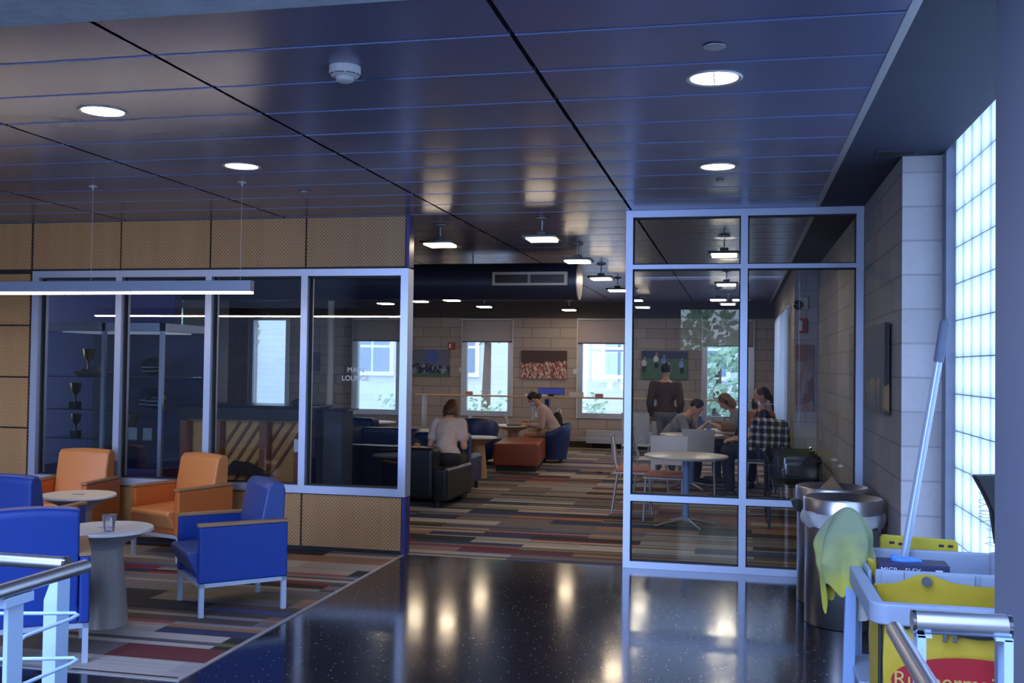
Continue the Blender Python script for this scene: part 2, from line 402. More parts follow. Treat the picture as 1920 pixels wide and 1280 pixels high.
def text(name, body, size, loc, rot, mt, parent=None, ext=.0015, align='CENTER', **kw):
    cu = bpy.data.curves.new(name, 'FONT'); cu.body = body; cu.size = size; cu.extrude = ext; cu.align_x = align
    o = bpy.data.objects.new('tmp', cu); C.objects.link(o)
    dg = bpy.context.evaluated_depsgraph_get(); me = bpy.data.meshes.new_from_object(o.evaluated_get(dg))
    bpy.data.objects.remove(o); me.materials.clear(); me.materials.append(mt)
    o = bpy.data.objects.new(name, me); C.objects.link(o); o.location = loc; o.rotation_euler = rot
    if parent: o.parent = parent
    return tag(o, **kw)
def blob(b, name, mt, voxel, parent=None, smooth=6, disp=0):
    me = b.mesh(name, mt); o = bpy.data.objects.new('tmpb', me); C.objects.link(o)
    r = o.modifiers.new('r', 'REMESH'); r.mode = 'VOXEL'; r.voxel_size = voxel; r.use_smooth_shade = True
    sm = o.modifiers.new('s', 'SMOOTH'); sm.iterations = smooth; sm.factor = .5
    if disp:
        tx = bpy.data.textures.new('wr', 'CLOUDS'); tx.noise_scale = .07
        d = o.modifiers.new('d', 'DISPLACE'); d.texture = tx; d.strength = disp; d.mid_level = .5
    dg = bpy.context.evaluated_depsgraph_get(); m2 = bpy.data.meshes.new_from_object(o.evaluated_get(dg)); m2.name = name
    bpy.data.objects.remove(o)
    m2.materials.clear(); m2.materials.append(mt); m2.shade_smooth()
    o = bpy.data.objects.new(name, m2); C.objects.link(o)
    if parent: o.parent = parent
    return o

ZC = 2.857; YP = 8.2185; YW = 20.0
# ------------------------------------------------------------------ floors
struct('floor', B().box(-12.6, 1.3, YP, YW, -.10, 0).box(-9, -2.73, 4.66, YP, -.10, 0), M['carpet'])
struct('floor_terrazzo', B().box(-2.73, 1.3, -.2, YP, -.1, -.001).box(-9, -2.73, -.2, 4.66, -.1, -.001).box(-9, 1.3, -7, -.2, -.1, -.001), M['terrazzo'])
struct('trim_1', B().box(-2.745, -2.715, 4.645, YP-.06, -.02, .004).box(-9, -2.745, 4.645, 4.675, -.02, .004), M['alu2'])
# ------------------------------------------------------------------ ceiling: long metal planks with open joints
b = B(); joint_lit = B(); random.seed(3)
xs = [.575, -.85, -2.36, -3.86, -5.40, -6.9, -8.4, -9.9, -11.4, -12.6]
ys = [3.30+.0] + [3.743+.4902*i for i in range(34)]
for i in range(len(xs)-1):
    xa, xb = xs[i+1]+.010, xs[i]-.010
    for j in range(len(ys)-1):
        if xa < -9 and ys[j] < YP: continue
        if ys[j] > YW: continue
        y0, y1 = ys[j]+.008, min(ys[j+1]-.008, YW)
        t1, t2 = random.uniform(-.0008, .0008), random.uniform(-.0008, .0008)
        n = 5; vs = []; fs = []
        for a in range(n+1):
            yy = y0+(y1-y0)*a/n; sag = -.0012*math.sin(PI*a/n)
            vs += [(xa, yy, ZC+sag+t1*(a/n-.5)), (xb, yy, ZC+sag+t2*(a/n-.5))]
        for a in range(n): fs.append((2*a, 2*a+1, 2*a+3, 2*a+2))
        if ys[j] < YP: joint_lit.box(xa, xb, y0-.001, y0+.0045, ZC-.0022, ZC+.02)
        o = len(vs); vs += [(xa, y0, ZC+.022), (xb, y0, ZC+.022), (xa, y1, ZC+.022), (xb, y1, ZC+.022)]
        fs += [(0, o, o+1, 1), (2*n, 2*n+1, o+3, o+2)]
        b.add(vs, fs)
cl = struct('ceiling', b, M['ceil'])
joint_lit.obj('lit_joint_edge', mat('painted_joint_light', (.22, .30, .62), .4, metal=.2), cl)  # pale blue strips imitate light caught on the near plank joints
struct('ceiling_void', B().box(-12.6, .6, YP, YW, ZC+.022, ZC+.1).box(-9, .6, 3.3, YP, ZC+.022, ZC+.1), M['ceil_gap'])
struct('trim_2', B().box(.565, .60, 3.3, YW, ZC-.004, ZC+.05), M['alu2'])
struct('ceiling_soffit', B().box(.60, 1.15, .5, YW, ZC+.002, ZC+.1).box(1.15, 1.35, .5, 6.3, ZC+.09, ZC+.15), M['dark_soffit'])
vn = thing('ceiling_vent', 'small slotted vent set in the dark soffit above the bins', 'vent', (.875, 6.18, ZC))
B().box(-.11, .11, -.06, .06, -.006, .002).obj('frame', M['dark_soffit'], vn)
b = B()
for i in range(4): b.box(-.095, .095, -.042+.025*i, -.03+.025*i, -.009, -.0055)
b.obj('slot', M['black'], vn)
struct('ceiling_beam', B().box(-9, .6, 2.3, 3.3, ZC-.01, 4.2), M['concrete'])
struct('ceiling_hall', B().box(-9, 1.35, -7, 2.3, 5.9, 6.0), M['wallpaint'])
struct('wall_hall_front', B().box(-9, 1.35, 2.3, 2.5, 4.2, 5.9).box(.6, 1.35, 2.3, 2.5, ZC+.16, 4.2), M['wallpaint'])
struct('wall_hall_left', B().box(-9.2, -9, -7, YP, 0, 5.9), M['wallpaint'])
struct('wall_hall_back', B().box(-9, -7.4, -7.2, -7, 0, 2.93).box(-3.0, 1.5, -7.2, -7, 0, 2.0).box(-7.4, -3.0, -7.2, -7, 0, .35).box(-7.4, -3, -7.2, -7, 2.65, 2.93).box(-3.0, -1.3, -7.2, -7, 2.0, 2.93).box(.18, 1.5, -7.2, -7, 2.0, 2.93).box(-9, 1.5, -7.2, -7, 2.93, 3.6).box(-9, -8, -7.2, -7, 3.6, 5.9).box(1.3, 1.5, -7.2, -7, 3.6, 5.9), M['wallpaint'])
b = B()
for x in (-8, -6.14, -4.28, -2.42, -.56, 1.28): b.box(x-.04, x+.04, -7.15, -7.05, 3.6, 5.9)
for z in (3.6, 5.84): b.box(-8, 1.3, -7.15, -7.05, z, z+.06)
for x in (-7.4, -5.9, -4.5, -3.05): b.box(x, x+.05, -7.15, -7.05, .35, 2.65)  # frame of the made-up low opening that goes with the added light
struct('window_7', b, M['alu'])

# ------------------------------------------------------------------ left partition
PX = [-6.35, -5.44, -4.555, -3.65, -2.745]
b = B()
for i in range(4): b.box(PX[i]+.008, PX[i+1]-.008, YP-.05, YP+.05, 2.425, ZC-.008)
for i in range(4): b.box(PX[i]+.008, PX[i+1]-.008, YP-.05, YP+.05, .035, .475)
for x0, x1 in ((-7.25, -6.365), (-8.15, -7.27), (-9, -8.17)):
    for z0, z1 in ((.035, .49), (.505, .96), (.975, 1.425), (1.44, 1.9), (1.915, 2.38), (2.425, ZC-.008)):
        b.box(x0, x1, YP-.05, YP+.05, z0, z1)
struct('wall_partition', b, M['perf'])
struct('trim_3', B().box(-9, -2.75, YP-.035, YP+.035, 0, .48).box(-9, -2.75, YP-.035, YP+.035, 2.40, ZC+.02).box(-9, -6.36, YP-.035, YP+.035, .48, 2.4), M['blackline'])
struct('wall_partition_end', B().box(-2.745, -2.712, YP-.06, YP+.06, 0, .478).box(-2.745, -2.712, YP-.06, YP+.06, 2.42, ZC+.02), M['navy_end'])
struct('baseboard_partition', B().box(-9, -2.75, YP-.052, YP-.03, 0, .035), M['blackline'])
fr = B(); t = .055
fr.box(-6.33, -2.715, YP-.07, YP+.07, 2.345, 2.405).box(-6.33, -2.715, YP-.07, YP+.07, .485, .55)
fr.box(-6.33, -6.26, YP-.071, YP+.071, .486, 2.404).box(-2.78, -2.714, YP-.071, YP+.071, .486, 2.404)
for x in PX[1:4]: fr.box(x-.03, x+.03, YP-.0705, YP+.0705, .487, 2.403)
w = struct('window_8', fr, M['alu'])
xs2 = [-6.26]+[v for x in PX[1:4] for v in (x-.03, x+.03)]+[-2.78]
b = B(); g = B()
for i in range(0, 8, 2):
    x0, x1 = xs2[i], xs2[i+1]
    g.box(x0, x0+.012, YP-.02, YP+.02, .55, 2.345).box(x1-.012, x1, YP-.02, YP+.02, .55, 2.345).box(x0, x1, YP-.02, YP+.02, .55, .562).box(x0, x1, YP-.02, YP+.02, 2.33, 2.345)
    b.box(x0+.012, x1-.012, YP-.004, YP+.004, .562, 2.33)
g.obj('gasket', M['blackline'], w); b.obj('pane', M['glass'], w)
tx = B()
text('lettering', 'MAIN', .062, (-3.193, YP-.012, 1.523), (PI/2, 0, 0), M['letter'], w, ext=.001)
text('lettering', 'LOUNGE', .062, (-3.193, YP-.012, 1.452), (PI/2, 0, 0), M['letter'], w, ext=.001)

# ------------------------------------------------------------------ right glass screen
fr = B()
fr.box(-.89, .93, YP-.05, YP+.05, 2.80, ZC).box(-.89, .93, YP-.05, YP+.05, 2.385, 2.42).box(-.89, .93, YP-.05, YP+.05, .535, .585).box(-.89, .93, YP-.05, YP+.05, 0, .055)
fr.box(-.891, -.835, YP-.051, YP+.051, .001, ZC-.001).box(.875, .929, YP-.051, YP+.051, .001, ZC-.001).box(.01, .065, YP-.0515, YP+.0515, .001, ZC-.001)
w = struct('window_9', fr, M['alu'])
b = B(); g = B()
for x0, x1 in ((-.835, .01), (.065, .875)):
    for z0, z1 in ((.055, .535), (.585, 2.385), (2.42, 2.8)):
        g.box(x0, x0+.01, YP-.02, YP+.02, z0, z1).box(x1-.01, x1, YP-.02, YP+.02, z0, z1).box(x0, x1, YP-.02, YP+.02, z0, z0+.01).box(x0, x1, YP-.02, YP+.02, z1-.012, z1)
        b.box(x0+.01, x1-.01, YP-.004, YP+.004, z0+.01, z1-.01)
g.obj('gasket', M['blackline'], w); b.obj('pane', M['glass'], w)

# ------------------------------------------------------------------ right side walls
struct('wall_right', B().box(.93, 1.35, 6.33, 12.9, 0, ZC), M['blocks_side'])
struct('wall_right_pier', B().box(.93, 1.35, 6.30, 6.33, 0, ZC).box(.66, .93, 12.86, 12.9, 0, ZC), M['blocks_pier'])
struct('wall_right_far', B().box(.66, 1.35, 12.9, 13.9, 0, ZC).box(.66, 1.35, 18.7, YW, 0, ZC).box(.66, 1.35, 13.9, 18.7, 0, .8).box(.66, 1.35, 13.9, 18.7, 2.5, ZC), M['blocks_side'])
b = B()
for y in (13.9, 15.5, 17.1, 18.65): b.box(1.0, 1.06, y, y+.05, .8, 2.5)
b.box(1.0, 1.06, 13.9, 18.7, .8, .86).box(1.0, 1.06, 13.9, 18.7, 2.44, 2.5)
w = struct('window_10', b, M['alu'])
B().box(1.025, 1.033, 13.92, 18.68, .85, 2.45).obj('pane', M['glass2'], w)
cu = thing('curtain', 'pale sheer eyelet curtain hanging at the side window beside the dark wall', 'curtain', (.62, 0, 0))
vs = []; fs = []; N = 90
for i in range(N+1):
    yy = 13.75+4.2*i/N; xx = .028*math.sin(i*.9)
    vs += [(xx, yy, .75), (xx*.8, yy, 2.43)]
for i in range(N): fs.append((2*i, 2*i+1, 2*i+3, 2*i+2))
B().add(vs, fs).obj('drape', M['curtain'], cu, smooth=True)
B().cyl((0, 13.6, 2.41), (0, 18.2, 2.41), .012).obj('rod', M['steel'], cu, smooth=True)

# glass block wall with its dark steel edge
b = B(); g = B()
zz = [.02+.2075*i for i in range(15)]
for j in range(14):
    for i in range(26):
        y1 = 6.19-.2075*i; g.box(1.2, 1.28, y1-.2015, y1-.006, zz[j]+.003, zz[j]+.2045)
w = B()
for z in zz: w.box(1.205, 1.275, .79, 6.19, z-.004, z+.004)
for i in range(27): w.box(1.205, 1.275, 6.19-.2075*i-.006, 6.19-.2075*i+.002, .02, 2.93)
ws = struct('window_11', w, mat('grout', (.30, .34, .42), .8))
g.obj('glass_block', transl_mat('glass_block', (.80, .87, .97), .93), ws)
struct('trim_4', B().box(1.15, 1.2, 6.19, 6.3, 0, 2.95).box(1.2, 1.35, 6.19, 6.3, 0, 2.95), mat('blue_grey_steel', (.22, .25, .34), .5))
struct('wall_column', B().box(.745, 1.35, 2.9, 3.27, 0, 4.2), M['grey'])
struct('wall_hall_right', B().box(1.35, 1.5, -7, .5, 0, 5.9), M['wallpaint'])

# ------------------------------------------------------------------ far wall with windows
WIN = [(-12.13, -11.64, 2.775, .58, 0), (-10.177, -9.281, 2.52, .62, 0), (-7.821, -6.818, 2.52, .58, 2.08), (-5.46, -4.455, 2.53, .60, 2.078), (-3.093, -2.131, 2.537, .605, 2.065), (-.66, .26, 2.53, .60, 2.035)]
b = B(); x = -12.6
for x0, x1, zt, zb, bl in WIN:
    b.box(x, x0, YW, YW+.35, 0, ZC+.05); b.box(x0, x1, YW, YW+.35, 0, zb); b.box(x0, x1, YW, YW+.35, zt, ZC+.05); x = x1
b.box(x, 1.35, YW, YW+.35, 0, ZC+.05)
struct('wall_far', b, M['blocks_far'])
struct('trim_5', B().box(-11.5, .66, YW-.10, YW-.001, 2.56, ZC+.0), mat('brown_fascia', (.06, .045, .04), .7))
struct('baseboard_far', B().box(-12.6, .66, YW-.03, YW-.001, 0, .12), M['blackline'])
struct('wall_left', B().box(-12.8, -12.6, YP, YW+.3, 0, ZC+.05), M['blocks_side'])
for i, (x0, x1, zt, zb, bl) in enumerate(WIN):
    b = B(); f = .075
    b.box(x0-.03, x0+f, YW-.02, YW+.1, zb-.03, zt).box(x1-f, x1+.03, YW-.02, YW+.1, zb-.03, zt).box(x0-.029, x1+.029, YW-.018, YW+.098, zb-.029, zb+f).box(x0-.029, x1+.029, YW-.018, YW+.098, zt-.03, zt+.01)
    w = struct('window_%d' % (i+1), b, M['alu2'])
    B().box(x0+f, x1-f, YW+.04, YW+.05, zb+f, zt-.03).obj('pane', M['glass2'], w)
    b = B().box(x0-.035, x0-.02, YW-.035, YW-.02, zb-.03, zt+.02).box(x1+.02, x1+.035, YW-.035, YW-.02, zb-.03, zt+.02)
    b.obj('window_trim', M['white'], w)
    B().box((x0+x1)/2-.05, (x0+x1)/2+.05, YW-.03, YW-.02, zb+.02, zb+.035).obj('latch', M['white'], w)
    if bl:
        who = ['', '', 'seen through the lettered pane', 'beside the team photo', 'beside the crowd photo', 'behind the study tables'][i]
        r = thing('roller_blind', 'half lowered beige roller blind on the far window '+who, 'blind', (0, YW-.055, 0), 0, 'roller blinds on the far windows')
        B().box(x0-.01, x1+.01, -.004, .004, bl, zt).obj('fabric', M['blind'], r)
        B().box(x0-.01, x1+.01, -.012, .012, bl-.02, bl+.005).obj('hem_bar', M['lamp_body'], r)
        B().cyl((x0-.01, 0, zt-.005), (x1+.01, 0, zt-.005), .03).obj('roller_tube', M['alu2'], r, smooth=True)
struct('wall_far_pillar', B().box(-10.95, -10.15, 18.6, 19.0, 0, ZC), mat('beige_pillar', (.30, .26, .25), .7))
pp = B().cyl((-8.1, 19.4, 0), (-8.1, 19.4, ZC), .065, n=20).obj('standpipe', M['white'], smooth=True, label='slim white vertical pipe left of the lettered window, floor to ceiling', cat='pipe')

# ------------------------------------------------------------------ outside
struct('ground_outside', B().box(-40, 30, 20.4, 60, -1.0, -.9), M['asphalt'])
hb = thing('house', 'pale stone house across the street seen through the far windows', 'house', (0, 33, -.9))
B().box(-26, 2.5, 0, 6, 0, 9).obj('wall', M['stone'], hb)
b = B(); g = B()
for x in (-22, -17.3, -12.2, -9.2, -6.3, -3.6, -1.0):
    for z in (2.2, 5.2):
        f = B().box(x-.75, x+.75, -.12, 0, z-.1, z+1.9)
        o = f.obj('window', M['white'], hb)
        B().box(x-.62, x-.04, -.15, -.1, z+.05, z+.85).box(x+.04, x+.62, -.15, -.1, z+.05, z+.85).box(x-.62, x-.04, -.15, -.1, z+.95, z+1.75).box(x+.04, x+.62, -.15, -.1, z+.95, z+1.75).obj('pane', M['winblue'], o)
B().box(-26.2, 2.7, -.25, 6, 4.55, 4.75).obj('ledge', M['white'], hb)
B().cyl((-4.05, 27, -.9), (-4.05, 27, 8), .12, n=12).obj('utility_pole', M['white'], smooth=True, label='white street pole seen through the blind-covered window beside the crowd photo', cat='pole')
def tree(x, y, h, r, label, n=1500):
    t = thing('tree', label, 'tree', (x, y, -.9), 0, 'street trees outside the far windows')
    B().cyl((0, 0, 0), (.1, 0, h), .16, .07, 10).obj('trunk', M['bark'], t, smooth=True)
    vs = []; fs = []
    for i in range(n):
        while True:
            p = Vector((random.uniform(-1, 1), random.uniform(-1, 1), random.uniform(-1, 1)))
            if p.length < 1 and noise.noise(p*2.2+Vector((x, y, 0))) > -.12: break
        p = Vector((p.x*r, p.y*r, p.z*r*.9+h)); a = Vector((random.gauss(0, 1), random.gauss(0, 1), random.gauss(0, 1))).normalized(); c = a.orthogonal().normalized()*.13; d = a.cross(c)
        k = len(vs); vs += [p-c, p-d*.6, p+c, p+d*.6]; fs.append((k, k+1, k+2, k+3))
    B().add(vs, fs).obj('foliage', M['leaf'], t)
tree(-15.6, 27, 3.6, 2.0, 'leafy street tree outside the window left of the piano')
tree(-7.0, 28, 4.6, 1.7, 'leafy street tree outside the window beside the team photo')
tree(-.6, 27, 2.6, 1.8, 'leafy street tree outside the window behind the study tables')
tree(-.9, -11, 2.7, 1.6, 'leafy tree outside the small rear window of the hall, seen only as a reflection')
tree(-19, 29, 2.6, 1.6, 'leafy street tree outside the narrowest far window')
b = B(); vs = []; fs = []
for i in range(1600):
    p = Vector((random.uniform(-8.5, -3), random.uniform(23, 23.8), random.uniform(-.8, .75+.25*random.random())))
    a = Vector((random.gauss(0, 1), random.gauss(0, 1), random.gauss(0, 1))).normalized(); c = a.orthogonal().normalized()*.07; d = a.cross(c)
    k = len(vs); vs += [p-c, p-d*.6, p+c, p+d*.6]; fs.append((k, k+1, k+2, k+3))
b.add(vs, fs).obj('hedge', M['leaf'], label='low leafy hedge just outside the middle far windows', cat='hedge', kind='stuff')
# ------------------------------------------------------------------ ceiling fittings
def downlight(loc, r, label):
    t = thing('downlight', label, 'ceiling light', (loc[0], loc[1], ZC), 0, 'round recessed downlights')
    B().lathe([(r*.98, -.002), (r*1.12, -.008), (r*1.18, -.003), (r*1.18, .003)], n=48).obj('trim_ring', M['alu2'], t, smooth=True)
    B().lathe([(0, -.0035), (r*.985, -.0035), (r*.985, .002)], n=48).obj('lens', M['down_emit'], t)
    B().box(-r, r, -.002, .002, -.006, -.0036).box(-.002, .002, -r, r, -.006, -.0036).obj('lens_divider', M['alu2'], t)
    return t
downlight((-3.146, 4.544), .104, 'lit round downlight at upper left, nearest the concrete beam')
downlight((-3.126, 5.978), .104, 'lit round downlight above the right end of the linear pendant')
downlight((-.113, 4.468), .104, 'large lit round downlight at upper right with dark rim')
downlight((-.136, 6.447), .104, 'lit round downlight just in front of the glass screen top')
sd = thing('smoke_detector', 'white round smoke detector under the dark metal ceiling', 'smoke detector', (-1.64, 4.033, ZC))
B().lathe([(.066, 0), (.067, -.03), (.058, -.042), (.038, -.046)], n=40).obj('base', M['offwhite'], sd, smooth=True)
B().lathe([(.038, -.045), (.036, -.062), (.022, -.068), (0, -.069)], n=32).obj('sensor_head', M['offwhite'], sd, smooth=True)
b = B()
for k in range(8):
    a = k*PI/4; b.box(-.02, .02, -.001, .001, -.0395, -.0365, Matrix.Rotation(a, 4, 'Z') @ Matrix.Translation((0, -.0635, 0)))
b.obj('slot', M['black'], sd)
def plate(x, y, r, label):
    B().lathe([(0, -.012), (r, -.010), (r, -.006), (r*.6, -.002), (r*.6, .004)], n=28).sh(x, y, ZC).obj('ceiling_disc', M['alu2'], smooth=True, label=label, cat='ceiling disc', group='small round ceiling plates')
plate(-.101, 4.008, .043, 'small grey sprinkler cover plate nearest the big right downlight')
plate(-.131, 6.928, .028, 'tiny grey cover plate between the lower right downlight and the glass screen')
plate(-3.116, 6.926, .045, 'small dark cover plate on the ceiling near the perforated panels')
pl = thing('linear_pendant', 'long slim grey linear pendant light glowing underneath, above the armchairs', 'pendant light', (-5.0, 6.52, 2.12))
B().box(-1.9, 1.69, -.03, .03, -.03, .047).obj('housing', mat('pendant_grey', (.30, .34, .44), .45, metal=.3), pl, bevel=.002, seg=2)
B().box(-1.89, 1.685, -.026, .026, -.045, -.0301).obj('diffuser', M['pendant_emit'], pl)
for x in (.42, 1.597, -1.2):
    wr = B().cyl((x, 0, .04), (x, 0, .735), .0012, n=6).obj('wire', M['steel'], pl)
    B().lathe([(0, .712), (.006, .712), (.008, .728), (.03, .731), (.03, .737)], (x, 0, 0), n=20).obj('canopy', M['white'], wr, smooth=True)
def lamp_proto(x, y, label):
    t = thing('pendant_lamp', label, 'pendant lamp', (x, y, ZC), 0, 'square pendant lamps of the lounge')
    B().cyl((0, 0, -.11), (0, 0, 0), .008, n=8).obj('rod', M['alu2'], t, smooth=True)
    B().lathe([(.008, -.03), (.06, -.012), (.06, -.006), (.008, 0)], n=20).obj('canopy', M['alu2'], t, smooth=True)
    h = B().box(-.15, .15, -.15, .15, -.185, -.160).box(-.04, .04, -.04, .04, -.160, -.12).obj('housing', M['lamp_body'], t, bevel=.004, seg=2)
    B().box(-.115, .115, -.125, .125, -.197, -.1851).obj('diffuser', M['lamp_emit'], t)
    return t
LP = [(-1.633, 8.45, 'square pendant lamp nearest the doorway opening, just past the partition line'),
 (-2.62, 8.75, 'square pendant lamp half hidden by the navy partition end'),
 (-1.614, 10.281, 'square pendant lamp beside the round duct end'), (-1.643, 12.327, 'square pendant lamp right of the duct end, third in its row'),
 (-1.666, 14.262, 'square pendant lamp fourth in the row beside the glass screen edge'), (-1.634, 16.346, 'square pendant lamp cut by the left post of the glass screen'),
 (-1.681, 18.261, 'furthest square pendant lamp in the row left of the seated students'), (-4.569, 18.137, 'square pendant lamp hanging before the window beside the team photo'),
 (-4.671, 16.318, 'square pendant lamp just under the middle of the big duct'), (-3.16, 19.159, 'square pendant lamp nearest the far wall above the crowd photo'),
 (-5.317, 16.594, 'square pendant lamp under the duct next to the partition post'), (-6.141, 17.186, 'square pendant lamp seen through the lettered pane'),
 (-.14, 9.812, 'large square pendant lamp seen through the upper left screen pane'), (-.16, 13.299, 'square pendant lamp seen mid way behind the glass screen'),
 (-.179, 17.32, 'furthest square pendant lamp above the study tables'), (-.32, 16.3, 'square pendant lamp near the far study table, left of a pair'), (.02, 16.3, 'square pendant lamp near the far study table, right of a pair')]
p0 = lamp_proto(*LP[0])
for x, y, l in LP[1:]: dup(p0, (x, y, ZC), 0, l)

dt = thing('air_duct', 'large dark round air duct slung under the lounge ceiling', 'duct', (-1.79, 11.5, 2.57))
B().cyl((-9.5, 0, 0), (0, 0, 0), .212, n=48).obj('duct_body', mat('dark_blue_duct', (.035, .045, .085), .45, metal=.2), dt, smooth=True)
B().cyl((0, 0, 0), (.012, 0, 0), .214, n=48).obj('end_cap', M['alu2'], dt, smooth=True)
v = B().box(-.96, -.09, -.24, -.19, -.062, .092).obj('grille', M['offwhite'], dt, bevel=.004, seg=2)
b = B().box(-.925, -.545, -.245, -.239, -.035, .06).box(-.515, -.13, -.245, -.239, -.035, .06); b.obj('opening', M['black'], v)
b = B()
for i in range(8): b.box(-.925, -.13, -.2475, -.245, -.03+.012*i, -.026+.012*i)
b.obj('louvre', M['lamp_body'], v)
for x in (-1.25, -3.2, -5.6): B().cyl((x, 0, .2), (x, 0, .29), .006, n=8).obj('hanger', M['black'], dt)

# ------------------------------------------------------------------ armchairs by the pendant
def armchair(name, label, loc, rz, main, seatm, armm):
    t = thing(name, label, 'armchair', loc, rz, 'square arm lounge chairs round the cone tables')
    for s in (-1, 1):
        a = B().box(s*.235, s*.288, -.285, .285, .21, .562).obj('arm', armm, t, bevel=.012)
        B().box(s*.232, s*.292, -.292, .288, .562, .582).obj('arm_cap', M['arm_wood'], a, bevel=.004, seg=2)
    B().box(-.235, .235, -.26, .27, .21, .30).obj('seat_base', armm, t, bevel=.012)
    b = B(); b.prism([(-.345, .375), (-.335, .405), (.15, .415), (.15, .29), (-.27, .255), (-.285, .26)], -.23, .23, 'x')
    b.obj('seat', seatm, t, bevel=.022, seg=4)
    b = B()
    pr = [(.10, .40), (.13, .60), (.165, .78), (.20, .815), (.27, .805), (.285, .76), (.275, .45), (.27, .215), (.24, .215), (.15, .3)]
    n = 10; vs = []; fs = []
    for i in range(n+1):
        u = -1+2*i/n; x = u*.232; bul = .018*(1-u*u)
        for (y, z) in pr: vs.append((x, y-(bul if y < .18 else 0), z+(.014*(1-u*u) if z > .7 else 0)))
    k = len(pr)
    for i in range(n):
        for j in range(k): fs.append((i*k+j, i*k+(j+1) % k, (i+1)*k+(j+1) % k, (i+1)*k+j))
    fs += [tuple(range(k)), tuple(n*k+j for j in range(k))]
    b.add(vs, fs).obj('backrest', seatm, t, bevel=.016, seg=3)
    b = B()
    b.box(-.285, .285, -.28, -.25, .185, .21).box(-.285, .285, .25, .28, .185, .21).box(-.285, -.255, -.28, .28, .185, .21).box(.255, .285, -.28, .28, .185, .21)
    b.obj('frame', M['leg_grey'], t)
    for sx in (-1, 1):
        for sy in (-1, 1): B().box(sx*.255, sx*.285, sy*.25, sy*.28, 0, .185).obj('leg', M['leg_grey'], t)
    return t
armchair('armchair', 'cobalt blue armchair in front of the perforated panel, facing left', (-3.262, 6.205, 0), math.radians(-46), M['blue_vinyl'], M['blue_vinyl_soft'], M['blue_vinyl'])
armchair('armchair', 'orange armchair against the partition, beside the cobalt chair', (-4.50, 7.70, 0), math.radians(-19), M['orange_vinyl'], M['orange_vinyl'], M['orange_dark'])
armchair('armchair', 'orange armchair at the left behind the farther cone table', (-5.57, 7.74, 0), math.radians(6), M['orange_vinyl'], M['orange_vinyl'], M['orange_dark'])
armchair('armchair', 'blue armchair seen from behind, nearest the left railing', (-3.74, 4.86, 0), math.radians(217), M['blue_vinyl'], M['blue_vinyl'], M['blue_vinyl'])
armchair('armchair', 'blue armchair at left edge seen from behind, facing the farther cone table', (-4.83, 6.20, 0), math.radians(184), M['blue_vinyl'], M['blue_vinyl'], M['blue_vinyl'])

def cone_table(label, loc, wood, sticker=True, r=.27, top=None, group='round cone base tables'):
    t = thing('cone_table', label, 'table', loc, 0, group)
    B().lathe([(0, .56), (r*.96, .56), (r, .566), (r, .578), (r*.985, .584), (0, .584)], n=56).obj('tabletop', top or M['table_white'], t, smooth=True)
    B().lathe([(.095, .46), (.11, .49), (r*.93, .559)], n=56).obj('underside', M['table_under'] if wood is M['cone_wood'] else wood, t, smooth=True)
    B().lathe([(.135, 0), (.132, .02), (.118, .2), (.098, .40), (.093, .462)], n=48).obj('base', wood, t, smooth=True)
    if sticker:
        st = B().box(-.045, .045, -.028, .028, .5842, .5848).obj('sticker', mat('blue_sticker', (.08, .10, .35), .5), t)
        B().box(-.035, -.027, -.02, .02, .585, .5853).box(-.02, -.012, -.02, .02, .585, .5853).box(-.005, .005, -.02, .02, .585, .5853).box(.014, .024, -.02, .02, .585, .5853).obj('print', M['whiteletter'], st)
    return t
cone_table('white topped cone table carrying the empty plastic cup', (-3.735, 5.53, 0), M['cone_wood'])
cone_table('white topped cone table in front of the left orange armchair', (-4.86, 6.83, 0), M['cone_wood'])
cp = thing('plastic_cup', 'clear empty plastic cup standing on the nearer cone table', 'cup', (-3.64, 5.41, .584))
B().lathe([(0, .001), (.027, .001), (.030, .02), (.040, .092), (.043, .095), (.043, .098), (.0385, .094), (.028, .02), (.026, .004), (0, .004)], n=28).obj('cup_wall', M['cup'], cp, smooth=True)

# ------------------------------------------------------------------ lounge seats and tables
def rb(parent, name, x0, x1, y0, y1, z0, z1, m, bev=.04, seg=4): return B().box(x0, x1, y0, y1, z0, z1).obj(name, m, parent, bevel=bev, seg=seg)
so = thing('sofa', 'black leather sofa seen from behind, inside the lounge by the opening', 'sofa', (-4.14, 11.4, 0), math.radians(-4))
rb(so, 'backrest', -.95, .86, -.42, -.14, .10, .665, M['black_leather'], .05)
rb(so, 'seat_base', -.95, .86, -.16, .42, .10, .30, M['black_leather'], .03)
for x0, x1 in ((-.94, -.05), (-.04, .85)): rb(so, 'seat_cushion', x0, x1, -.15, .44, .30, .44, M['black_leather'], .04)
for s in (-1, 1): rb(so, 'arm', s*.86 if s > 0 else -1.05, s*1.03 if s > 0 else -.95, -.44, .44, .08, .45, M['black_leather'], .04)
for x in (-.9, .9):
    for y in (-.36, .36): B().cyl((x, y, 0), (x, y, .11), .025, n=12).obj('foot', M['black'], so, smooth=True)
def club(label, loc, rz, m, w=.36, sit=.40, back=.75, g='blue club chairs of the lounge'):
    t = thing('club_chair', label, 'club chair', loc, rz, g)
    rb(t, 'seat', -w+.1, w-.1, -.36, .2, .10, sit, m, .05)
    rb(t, 'backrest', -w, w, .14, .36, .10, back, m, .06)
    for s in (-1, 1): rb(t, 'arm', min(s*w, s*(w-.12)), max(s*w, s*(w-.12)), -.37, .2, .09, .46, m, .05)
    for sx in (-1, 1):
        for sy in (-1, 1): B().cyl((sx*(w-.06), sy*.3, 0), (sx*(w-.06), sy*.3, .1), .02, n=10).obj('foot', M['black'], t, smooth=True)
    return t
club('navy club chair just past the black sofa, beside the person in pink', (-3.63, 12.62, 0), math.radians(180), M['navy_leather'])
